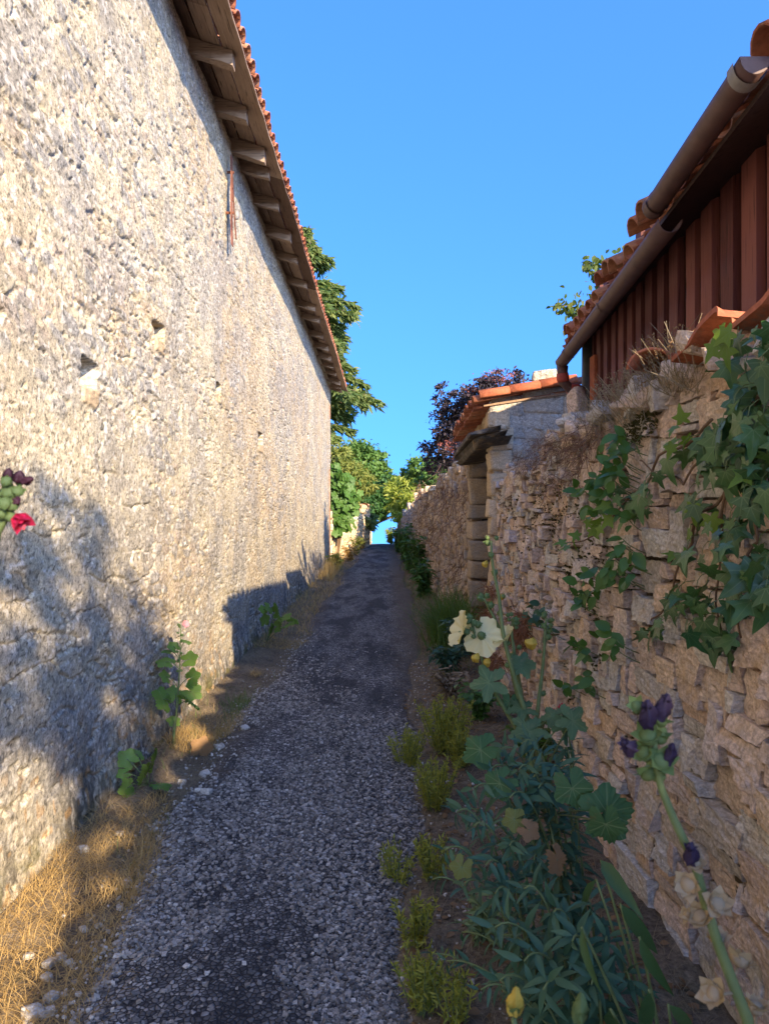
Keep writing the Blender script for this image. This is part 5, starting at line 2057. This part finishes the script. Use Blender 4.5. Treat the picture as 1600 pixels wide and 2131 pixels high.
# cream hollyhock in flower against the wall
YC = 2.7
hc = thing('hollyhock', 'cream-flowered hollyhock with several stalks and broad grey-green leaves by the wall', 'hollyhock', (.66, 2.75, 0))
stems = {
    'a': [(1160, 1740), (1120, 1560), (1075, 1430), (1045, 1320), (1040, 1250), (1022, 1165), (1022, 1125)],
    'b': [(1155, 1740), (1090, 1540), (1040, 1460), (1008, 1390), (985, 1310), (980, 1290)],
    'c': [(1158, 1740), (1105, 1560), (1070, 1420), (1050, 1330), (1020, 1270), (1006, 1245)],
    'd': [(1165, 1740), (1112, 1560), (1118, 1480), (1128, 1400), (1134, 1330), (1136, 1285)],
    'e': [(1160, 1740), (1100, 1540), (1085, 1450), (1072, 1370), (1064, 1320), (1066, 1285)]}
sp3 = {}
mb = MB()
for k, pl_ in stems.items():
    c = np.array([at(a, b, 2.35 if i == 0 else YC + .03 * 'abcde'.index(k) - .05) for i, (a, b) in enumerate(pl_)])
    c = np.concatenate([[[.66, 2.72, -.02]], c])
    t2 = np.linspace(0, 1, 26)
    q = np.stack([np.interp(t2, np.linspace(0, 1, len(c)), c[:, i]) for i in range(3)], -1)
    for _ in range(2):
        q[1:-1] = (q[:-2] + 2 * q[1:-1] + q[2:]) / 4
    sp3[k] = q
    MB().tube(q, np.linspace(.0115, .0042, 26), 7).build('stem', M['stem'], hc)
for (px, py, r, dep, axv, lab) in ((958, 1310, 36, .5, (-.85, -.2, .35), 'flower'), (1003, 1324, 40, .34, (.30, .80, -.30), 'flower'), (1048, 1326, 26, .9, (-.55, -.2, .75), 'flower')):
    p = at(px, py, YC - .03)
    s = r / FPX * YC
    mb = MB()
    disc_flower(mb, p - norm(np.array(axv)) * s * dep * .6, axv, s, s * dep, g)
    fl = mb.build(lab, M['petal_cream'], hc)
    mb = MB()
    cup(mb, p - norm(np.array(axv)) * s * (dep * .6 + .12), axv, 5, s * .55, .75 if dep > .3 else 1.35, g, SMALL, .9)
    mb.ball(p - norm(np.array(axv)) * s * (dep * .6 + .10), s * .20)
    mb.build('calyx', M['calyx'], fl)
for (px, py, L, r) in ((1108, 1338, 24, 10), (990, 1368, 16, 8), (1013, 1376, 14, 8), (1008, 1172, 12, 6), (1042, 1240, 12, 5)):
    mb = MB()
    crumple(mb, at(px + 6, py + 3, YC - .03), (-.9, -.1, .25), L / FPX * YC, r / FPX * YC, g)
    mb.build('bud_flower', M['petal_yellow'], hc)
mb = MB()
for k, q in sp3.items():
    for i in range(12, 26):
        if g.random() < (.55 if i > 17 else .25) or i > 23:
            for _ in range(2 if i > 22 else 1):
                a = g.uniform(0, 6.28)
                d = np.array([math.cos(a), math.sin(a), .5])
                p = q[i] + d * g.uniform(.012, .024)
                s = g.uniform(.007, .013)
                mb = MB().ball(p, s, 7, 5, None, .1)
                cup(mb, p - d * s * .6, d, 5, s * 2.0, .5, g, SMALL, 1.2)
                mb.build('bud', M['calyx'], hc)
for (px, py, s, mat, tm, td, nn, yy) in (
        (1018, 1420, .155, 'mallow_grey', LOBED, (-1, .1, -.15), (-.1, -.75, .65), 2.62), (1085, 1388, .11, 'mallow_grey', LOBED, (-.6, -.3, -.35), (.2, -.5, .85), 2.7), (1088, 1378, .11, 'mallow_grey', LOBED, (1, 0, -.05), (.1, -.6, .8), 2.72),
        (1085, 1475, .13, 'mallow_grey', LOBED, (-1, -.1, -.1), (.1, -.35, .95), 2.65), (1150, 1490, .12, 'mallow_grey', LOBED, (-.9, .2, -.25), (.1, -.4, .95), 2.6), (1100, 1520, .16, 'mallow_grey', LOBED, (-1, -.2, -.2), (.1, -.4, .95), 2.5),
        (1190, 1500, .13, 'mallow_grey', LOBED, (.9, -.1, -.45), (.3, -.85, .5), 2.45), (1172, 1505, .10, 'mallow_grey', LOBED, (.2, -.2, -.8), (.1, -.9, .4), 2.5), (1060, 1462, .10, 'mallow_dark', LOBED, (-.2, -.2, -.9), (.1, -.9, .4), 2.7),
        (1262, 1690, .175, 'mallow_dark', MALLOW, (1, .1, .15), (-.1, -.9, .42), 2.05), (1260, 1715, .12, 'mallow_dark', MALLOW, (.25, -.1, -1), (-.5, -.8, .2), 2.0), (1000, 1560, .14, 'mallow_dark', MALLOW, (-.8, 0, -.4), (0, -.6, .8), 2.3),
        (1190, 1640, .13, 'mallow_dark', MALLOW, (.3, -.2, -.9), (-.2, -.9, .3), 2.1), (1040, 1630, .12, 'mallow_dark', MALLOW, (-.7, -.1, -.5), (0, -.6, .8), 2.2),
        (1100, 1728, .07, 'dry_leaf', MALLOW, (.5, -.2, -.3), (-.1, -.8, .6), 1.98), (1158, 1790, .09, 'dry_leaf', MALLOW, (.3, -.1, -.9), (.6, -.7, .2), 1.9), (960, 1805, .075, 'yellow_leaf', MALLOW, (-.4, -.2, -.8), (0, -.8, .5), 2.0), (1070, 1705, .08, 'yellow_leaf', MALLOW, (-.8, 0, -.2), (0, -.7, .7), 2.05)):
    p = at(px, py, yy)
    leaf_on(hc, 'leaf', mat, tm, p, td, nn, s * .86)
    near = min((np.linalg.norm(q - p, axis=1).min(), k) for k, q in sp3.items())[1]
    q = sp3[near]
    j = int(np.argmin(np.linalg.norm(q - p - [0, 0, -.06], axis=1)))
    MB().tube(curve(q[j], (q[j] + p) / 2 + [0, 0, .02], p, 7), [.0028] * 7, 5).build('leaf_stalk', M['stem'], hc)

# mallows and a hollyhock at the foot of the house
def foot_mallow(lab, base, top, lv, seed, mat='mallow', name='mallow', extra=None):
    g = np.random.default_rng(seed)
    b = np.asarray(base, float)
    root = thing(name, lab, 'hollyhock' if name == 'hollyhock' else 'mallow', b)
    mb = MB()
    st = curve(b - [0, 0, .03], (b + top) / 2 + [.03, 0, .02], top, 14)
    if extra != 'rosette':
        MB().tube(st, np.linspace(.008, .003, 14), 6).build('stem', M['stem'], root)
    lm = MB()
    for (p, s) in lv:
        p = np.asarray(p, float)
        src = b if extra == 'rosette' else st[int(np.argmin(np.abs(st[:, 2] - p[2] + .06)))]
        if p[2] < b[2] + .3 and extra != 'rosette':
            src = b
        d = norm(p - src + [0, 0, -.25 * np.linalg.norm(p - src)] + g.normal(0, .03, 3))
        MB().tube(curve(src, (src + p) / 2 + [0, 0, .04], p, 7), .0028, 5).build('leaf_stalk', M['stem'], root)
        nn = norm(np.array([.75, -.55, .55]) + g.normal(0, .28, 3))
        lm.scatter(MALLOW[0], MALLOW[1], p[None], orient(d[None], nn[None]), np.array([s]), MALLOW[2])
    lm.build('leaves', M[mat], root)
    return root, st


Y5 = 5.0
hb = gpt(-1.43, 5.0)
L = [(at(px, py, Y5 + dy), s) for px, py, dy, s in ((345, 1378, 0, .13), (395, 1372, .05, .12), (352, 1355, .1, .10), (400, 1410, -.05, .13), (345, 1408, 0, .10), (340, 1455, -.1, .18), (395, 1460, -.1, .17), (400, 1440, 0, .14), (365, 1445, .05, .14), (388, 1335, 0, .08), (362, 1345, .05, .09), (362, 1500, .1, .10))]
root, st = foot_mallow('sunlit young hollyhock with one pink flower growing against the cream house wall', hb, at(376, 1300, Y5), L, 501, name='hollyhock')
mb = MB()
disc_flower(mb, at(385, 1300, Y5 - .02), (.6, -.6, .4), .024, .015, g)
mb.build('flower', M['petal_pink'], root)
mb = MB()
for q in st[8:]:
    for _ in range(2):
        d = norm(g.normal(0, 1, 3))
        mb.ball(q + d * .015, g.uniform(.006, .011), 7, 5)
        cup(mb, q + d * .010, d, 5, .02, .5, g)
mb.build('buds', M['calyx'], root)
leaf_on(root, 'dry_leaf', 'dry_leaf', MALLOW, gpt(-1.20, 4.85, .05), (.3, .2, .9), (.3, -.8, .6), .15)
b4 = gpt(-1.36, 4.25)
foot_mallow('low rosette of round mallow leaves at the foot of the house wall', b4, b4 + [0, 0, .2], [(at(px, py, 4.2 + dy), s) for px, py, dy, s in ((265, 1580, .05, .12), (320, 1585, .0, .14), (300, 1610, -.05, .13), (265, 1640, -.1, .12), (285, 1570, .15, .10), (335, 1635, -.05, .12), (258, 1610, 0, .08), (275, 1655, -.1, .10))], 502, extra='rosette')
b9 = gpt(-1.42, 8.9)
foot_mallow('half-shaded mallow rising beside the stepped shadow on the house wall', b9, at(572, 1255, 8.9), [(at(px, py, 8.8 + dy), s) for px, py, dy, s in ((560, 1265, 0, .16), (575, 1272, 0, .20), (592, 1285, -.1, .18), (552, 1290, .1, .16), (580, 1300, -.1, .2), (600, 1300, -.2, .16), (565, 1310, 0, .15), (548, 1268, 0, .12), (610, 1292, -.1, .15))], 503, 'mallow')

# ------------------------------------------------------------------ valerian and dock on the near verge
def valerian(lab, base, tips, seed, leaf=.095, fl=None, per=.040):
    g = np.random.default_rng(seed)
    b = np.asarray(base, float)
    root = thing('valerian', lab, 'valerian', b, 'valerian plants on the verge')
    st, P, D, N, S = MB(), [], [], [], []
    for tp in tips:
        e = np.asarray(tp, float)
        L = np.linalg.norm(e - b)
        m1 = b + (e - b) * [.25, .25, .5] + g.normal(0, .02, 3)
        m2 = b + (e - b) * [.7, .7, 1.05] + [0, 0, .04]
        s0 = b + g.normal(0, .03, 3) * [1, 1, 0] - [0, 0, .03]
        c = curve(s0, m1, m2, 18, e)
        MB().tube(c, np.linspace(.0048, .0022, 18), 5).build('stem', M['stem'], root)
        k = max(6, int(L / per))
        ph = g.uniform(0, 3)
        for i in range(2, k + 1):
            t_ = i / k
            p = np.array([np.interp(t_, np.linspace(0, 1, 18), c[:, q]) for q in range(3)])
            j = min(16, int(t_ * 17))
            ax_ = norm(c[j + 1] - c[j])
            B = frame_of(ax_)
            a = ph + i * math.pi / 2 + g.normal(0, .25)
            for sgn in (1, -1):
                sd = B @ np.array([math.cos(a) * sgn, math.sin(a) * sgn, 0])
                d = norm(sd + ax_ * .55 + [0, 0, -.15 + (-.5 if t_ < .5 else 0)] + g.normal(0, .15, 3))
                P.append(p + d * .004)
                D.append(d)
                N.append(norm(ax_ * .6 + [0, -.2, .8] + g.normal(0, .25, 3)))
                S.append(leaf * .88 * (1.15 - .45 * t_) * g.uniform(.75, 1.2))
    S = np.array(S)
    MB().scatter(LANCE[0], LANCE[1], np.array(P), orient(np.array(D), np.array(N)), np.stack([S * .80, S, S], -1)).build('leaves', M['valerian'], root)
    if fl is not None:
        fc = np.asarray(fl, float)
        n = 90
        q = fc + norm(g.normal(0, 1, (n, 3))) * g.uniform(.004, .023, (n, 1)) * [1.2, 1.2, .8]
        MB().scatter(SMALL[0], SMALL[1], q, orient(norm(q - fc + [0, 0, .008]), rdir(n, g)), g.uniform(.006, .011, n)).build('flower_head', M['petal_magenta'], root)


T = lambda lst: [at(a, b, c) for a, b, c in lst]
valerian('tall dark valerian thicket below the cream hollyhock', gpt(.66, 2.42), T([(1090, 1545, 2.35), (1020, 1600, 2.25), (985, 1640, 2.2), (1150, 1600, 2.3), (1060, 1660, 2.15), (1120, 1640, 2.2), (1010, 1560, 2.4), (1175, 1560, 2.5), (950, 1690, 2.3), (1080, 1600, 2.2), (1040, 1560, 2.35)]), 601)
valerian('sprawling blue-green valerian reaching out to the lane edge', gpt(.48, 2.15), T([(950, 1690, 2.1), (925, 1770, 2.05), (985, 1720, 2.05), (1010, 1800, 2.0), (1060, 1760, 2.0), (1110, 1790, 2.0), (965, 1840, 2.05), (900, 1830, 2.2), (1030, 1860, 1.95)]), 602, .085)
valerian('large-leaved valerian filling the verge corner beneath the stone wall', gpt(.56, 1.85), T([(1090, 1850, 1.85), (1030, 1930, 1.8), (1150, 1900, 1.8), (1220, 1880, 1.85), (1190, 1960, 1.7), (1090, 2000, 1.7), (1260, 1960, 1.75), (1130, 2060, 1.62), (1040, 2040, 1.75), (1230, 2050, 1.65), (1310, 2040, 1.7)]), 603, .105)
valerian('thin valerian shoot trailing low towards the lane', gpt(.58, 2.0), T([(900, 1985, 2.2), (930, 2000, 2.15), (1040, 1950, 2.0), (1000, 2060, 1.9), (960, 1940, 2.2)]), 604, .07)
valerian('slender valerian with one magenta flower head against the stones', gpt(.82, 3.15), T([(1165, 1490, 2.9), (1190, 1600, 2.9), (1150, 1570, 2.95)]), 605, .08, at(1168, 1476, 2.9))
dk = thing('dock_plant', 'dock with long drooping strap leaves in the shade under the stone wall', 'dock', gpt(.70, 1.72))
g = np.random.default_rng(66)
P, D, N, S = [], [], [], []
b = gpt(.70, 1.72)
tl = T([(1330, 1950, 1.62), (1390, 2090, 1.55), (1290, 1880, 1.7), (1350, 2060, 1.5), (1250, 1790, 1.75), (1420, 2120, 1.6), (1210, 1930, 1.6), (1270, 2100, 1.5), (1240, 1830, 1.8)])
st = MB()
for e in tl:
    m = (b + e) / 2 + [0, 0, .06]
    MB().tube(curve(b, m, e, 8), np.linspace(.006, .003, 8), 5).build('leaf_stalk', M['stem'], dk)
    P.append(e)
    D.append(norm(g.normal(0, .4, 3) + [.15, -.1, -.75]))
    N.append(norm(g.normal(0, .3, 3) + [-.5, -.7, .5]))
    S.append(g.uniform(.11, .18))
S = np.array(S)
MB().scatter(LANCE[0], LANCE[1], np.array(P), orient(np.array(D), np.array(N)), np.stack([S * .72, S, S], -1)).build('leaves', M['strap'], dk)

# ------------------------------------------------------------------ feathery spurge along the lane edge
def spurge(lab, px, py, Y, h, n, seed, mat='spurge'):
    g = np.random.default_rng(seed)
    p = at(px, py, Y)
    b = gpt(p[0], Y)
    root = thing('spurge', lab, 'spurge', b, 'feathery spurge along the lane edge')
    st, P, D = MB(), [], []
    for k in range(n):
        a, r = g.uniform(0, 6.28), h * .55 * g.uniform(.1, 1)
        e = b + [r * math.cos(a), r * math.sin(a), h * g.uniform(.6, 1.05)]
        s0 = b + [.3 * r * math.cos(a), .3 * r * math.sin(a), -.02]
        c = curve(s0, (s0 + e) / 2 + [0, 0, .05 * h], e, 7)
        st.tube(c, [.0018] * 7, 4, cap=False)
        m = int(70 * h / .28)
        t_ = g.uniform(.15, 1.0, m)
        q = np.stack([np.interp(t_, np.linspace(0, 1, 7), c[:, i]) for i in range(3)], -1)
        P.append(q)
        D.append(norm(g.normal(0, 1, (m, 3)) + [0, 0, .8]))
    P, D = np.concatenate(P), np.concatenate(D)
    MB().scatter(NEEDLE[0], NEEDLE[1], P, orient(D, rdir(len(P), g)), g.uniform(.016, .034, len(P))).build('leaves', M[mat], root)
    st.build('stems', M['stem'], root)


for k, a in enumerate((('pale feathery spurge nearest the middle of the lane edge', 847, 1560, 4.7, .24, 30), ('largest yellow feathery spurge, a bright cushion below the grass', 925, 1500, 4.9, .36, 60), ('yellow spurge spreading beside the largest cushion', 958, 1515, 4.6, .26, 30),
                       ('dull spurge in front of the bright yellow cushion', 905, 1600, 4.0, .26, 36), ('small spurge tuft at the lane edge above the trailing shoot', 828, 1810, 3.2, .17, 14), ('browned spurge tuft beside the valerian leaves', 900, 1760, 3.2, .18, 18),
                       ('olive spurge tuft on the bare soil of the verge', 868, 1930, 2.72, .18, 20), ('low wide spurge tuft by the bottom of the lane edge', 880, 2085, 2.38, .20, 30), ('thin reddish spurge sprig among the lowest valerian shoots', 950, 2075, 2.3, .16, 14))):
    spurge(*a, 700 + k)

# ------------------------------------------------------------------ grass, straw, litter and loose stones
g = np.random.default_rng(808)


def strew(n, y0, y1, xf, pw=1.0):
    y = y0 + (y1 - y0) * g.random(n) ** pw
    x = xf(y, g.random(n))
    return np.stack([x, y, gr(x, y)], -1)


mb = MB()
lx = lambda y, u: house_x(y) + .05 + (lane_left(y) - house_x(y) + .04) * u ** 1.15
B = strew(17000, 1.9, 9.5, lx, 1.5)
B = B[(B[:, 1] < 3.4 + .5 * vnoise2(B[:, 0] * 4, B[:, 1] * 2, 3)) | (vnoise2(B[:, 0] * 3.2, B[:, 1] * 1.8, 55) > .60)]  # golden straw colour kept mostly to the sunlit near stretch
blades(mb, B + [0, 0, .002], g.uniform(.04, .17, len(B)), g.uniform(.75, 1.0, len(B)), .0028, g)
keep = vnoise2(B[:, 0] * 3, B[:, 1] * 1.6, 5) > .55
B2 = B[keep]
blades(mb, B2 + [0, 0, .012], g.uniform(.05, .16, len(B2)), g.uniform(.5, .97, len(B2)), .003, g)
B = strew(1600, 9.5, 24, lx, 1.2)
blades(mb, B, g.uniform(.08, .25, len(B)), g.uniform(.5, .98, len(B)), .006, g)
tag(mb.build('dry_grass', M['straw'], None, True, (-1.3, 4, 0)), kind='stuff')
mb = MB()
rx_ = lambda y, u: lane_right(y) - .06 + (1.04 - lane_right(y)) * u ** .9
B = strew(9000, 3.2, 9.5, lx, 1.2)
blades(mb, B + [0, 0, .003], g.uniform(.04, .14, len(B)), g.uniform(.8, 1.0, len(B)), .0028, g)  # duller straw, part weathering, part shade put into the colour
B = strew(3000, 9.5, 24, lx, 1.2)
blades(mb, B, g.uniform(.06, .2, len(B)), g.uniform(.6, .98, len(B)), .006, g)
B = strew(14000, 1.8, 10, rx_, 1.3)
blades(mb, B + [0, 0, .003], g.uniform(.03, .13, len(B)), g.uniform(.8, 1.0, len(B)), .0028, g)
B = strew(4500, 9, 30, rx_, 1.2)
blades(mb, B, g.uniform(.06, .24, len(B)), g.uniform(.5, .98, len(B)), .007, g)
B = strew(1800, 2.0, 9, lambda y, u: lane_left(y) + (lane_right(y) - lane_left(y)) * np.where(u < .5, u ** 2 * .7, 1 - (1 - u) ** 2 * .7))
B[:, 2] = lane_z(B[:, 0], B[:, 1]) + .004
blades(mb, B, g.uniform(.02, .08, len(B)), .995, .0022, g)
tag(mb.build('weathered_shaded_straw', M['straw_dull'], None, True, (.7, 4, 0)), kind='stuff')
mb = MB()
B = strew(900, 3.0, 22, lx, 1.0)
B = B[vnoise2(B[:, 0] * 2, B[:, 1] * .9, 15) > .55]
blades(mb, B, g.uniform(.05, .14, len(B)), g.uniform(.2, .8, len(B)), .004, g)
n = 260
q = np.stack([g.normal(-1.20, .06, n), g.normal(6.05, .18, n)], -1)
blades(mb, np.stack([q[:, 0], q[:, 1], gr(q[:, 0], q[:, 1])], -1), g.uniform(.05, .13, n), g.uniform(.2, .8, n), .004, g)
B = strew(1500, 7, 26, rx_, 1.0)
B = B[vnoise2(B[:, 0] * 2, B[:, 1] * .8, 25) > .5]
blades(mb, B, g.uniform(.06, .20, len(B)), g.uniform(.2, .8, len(B)), .006, g)
tag(mb.build('grass', M['grass'], None, True, (-1.2, 6, 0)), kind='stuff')
# golden grass catching the sun at the house corner
mb = MB()
B = strew(900, 17, 23.5, lambda y, u: house_x(y) + .05 + .35 * u)
blades(mb, B, g.uniform(.2, .55, len(B)), g.uniform(.15, .7, len(B)), .008, g)
tag(mb.build('golden_grass', M['straw'], None, True, (-1.4, 20, 0)), kind='stuff')
# fallen leaves and soil crumbs on the right verge
mb = MB()
B = strew(1300, 1.9, 8, rx_, 1.2)
mb.scatter(OVAL[0], OVAL[1], B + [0, 0, .008], orient(rdir(len(B), g, 0) * [1, 1, .2], rdir(len(B), g, 2.0)), g.uniform(.015, .05, len(B)))
tag(mb.build('leaf_litter', M['dry_leaf'], None, True, (.7, 4, 0)), kind='stuff')

M['chip'] = None
t = NT('stone_chips')
isl = t.island()
col = t.ramp(isl, [(0.0, (0.068, 0.066, 0.066)), (0.35, (0.175, 0.164, 0.150)), (0.7, (0.31, 0.285, 0.25)), (0.93, (0.37, 0.35, 0.325)), (1.0, (0.56, 0.53, 0.48))])
n1 = t.noise(t.pos(), 160, 3, .7)
col = t.mix(1.0, col, t.ramp(n1, [(0.3, .6), (.7, 1.2)]), 'MULTIPLY')
M['chip'] = t.done(t.bsdf(col, .85, t.bump(n1, .3, .002), .25))
CH = np.array([[x, y, z] for x in (-1, 1) for y in (-1, 1) for z in (-1, 1)], float)
CF = [[0, 1, 3, 2], [4, 6, 7, 5], [0, 4, 5, 1], [2, 3, 7, 6], [0, 2, 6, 4], [1, 5, 7, 3]]


def chips(mb, P, s, g):
    n = len(P)
    V = CH[None] * g.uniform(.55, 1.0, (n, 8, 3)) * (s[:, None] * g.uniform(.6, 1.1, (n, 3)))[:, None, :]
    a = g.uniform(0, 6.28, n)
    c, d = np.cos(a), np.sin(a)
    tl_ = g.normal(0, .3, n)
    x = V[..., 0] * c[:, None] - V[..., 1] * d[:, None]
    y = V[..., 0] * d[:, None] + V[..., 1] * c[:, None]
    z = V[..., 2] * .7 + x * tl_[:, None]
    V = np.stack([x, y, z], -1) + P[:, None, :]
    F = (np.array(CF)[None] + (np.arange(n) * 8)[:, None, None]).reshape(-1, 4)
    mb.add(V.reshape(-1, 3), F)


mb = MB()
n = 44000
y = 1.9 + 7.0 * g.random(n) ** 1.9
u = g.random(n)
x = lane_left(y) - .03 + (lane_right(y) - lane_left(y) + .06) * u
dn = vnoise2(x * 2.0, y * .8, 31) * .55 + vnoise2(x * 6, y * 3.2, 32) * .30 + vnoise2(x * 19, y * 13, 33) * .15
kp = g.random(n) < sstep(8.9, 5.0, y) * (sstep(.42, .58, dn) * .97 + .03)
x, y = x[kp], y[kp]
P = np.stack([x, y, lane_z(x, y) + .0012], -1)
chips(mb, P, g.uniform(.0034, .0105, len(P)) * (1 + .05 * y), g)
tag(mb.build('gravel', M['chip'], None, False, (-.4, 3.5, 0)), kind='stuff')
# small pale chippings swept to the edges
t = NT('pale_chippings')
col = t.ramp(t.island(), [(0, (.22, .20, .17)), (.5, (.42, .39, .34)), (1, (.62, .59, .53))])
M['chip_pale'] = t.done(t.bsdf(col, .85, None, .25))
mb = MB()
n = 900
y = 1.9 + 8 * g.random(n) ** 1.6
x = lane_left(y) + g.normal(0, .08, n)
P = np.stack([x, y, np.maximum(gr(x, y), lane_z(x, y) * (x > lane_left(y))) + .004], -1)
chips(mb, P, g.uniform(.004, .011, n), g)
y = 1.9 + 6 * g.random(400) ** 1.4
x = lane_right(y) + np.abs(g.normal(0, .2, 400))
chips(mb, np.stack([x, y, gr(x, y) + .004], -1), g.uniform(.004, .010, 400), g)
tag(mb.build('chippings', M['chip_pale'], None, False, (-1.1, 3.5, 0)), kind='stuff')
M['white_stone'] = mat_stone('white_stone', [(.52, .50, .46), (.60, .57, .51), (.46, .43, .38)], .1)
for (px, py, r) in ((105, 2008, 13), (128, 1992, 12), (142, 2005, 10), (100, 2040, 12), (70, 2112, 20), (108, 2078, 14), (98, 2108, 14), (60, 1995, 11), (172, 1784, 12), (250, 1888, 9), (265, 1838, 10), (285, 1845, 7), (248, 1745, 9), (456, 1553, 10), (428, 1612, 10), (430, 1655, 11), (412, 1650, 8), (205, 1930, 9), (175, 1938, 9), (243, 1960, 9), (245, 1995, 8), (380, 1630, 8), (510, 1520, 8), (320, 1725, 8), (160, 1722, 7)):
    y = EYE * FPX / (py - 1065.5)
    x = (px - 800) / FPX * y
    z = max(float(gr(np.array([x]), np.array([y]))[0]), float(lane_z(np.array([x]), np.array([y]))[0]) if x > float(lane_left(np.array([y]))[0]) else -9)
    s = r / FPX * y
    mb = MB()
    stones_into(mb, np.array([[x, y, z + s * .3]]), np.array([[s, s * .8, s * .55]]), int(px * 7 + py), 5, .35, .08, np.array([rotz(px) @ rotx(.2)]))
    tag(mb.build('loose_stone', M['white_stone'], None, True, (x, y, z)), 'pale stone chip lying in the dry grass along the lane edge by the house', 'stone', 'pale stones along the lane edge')
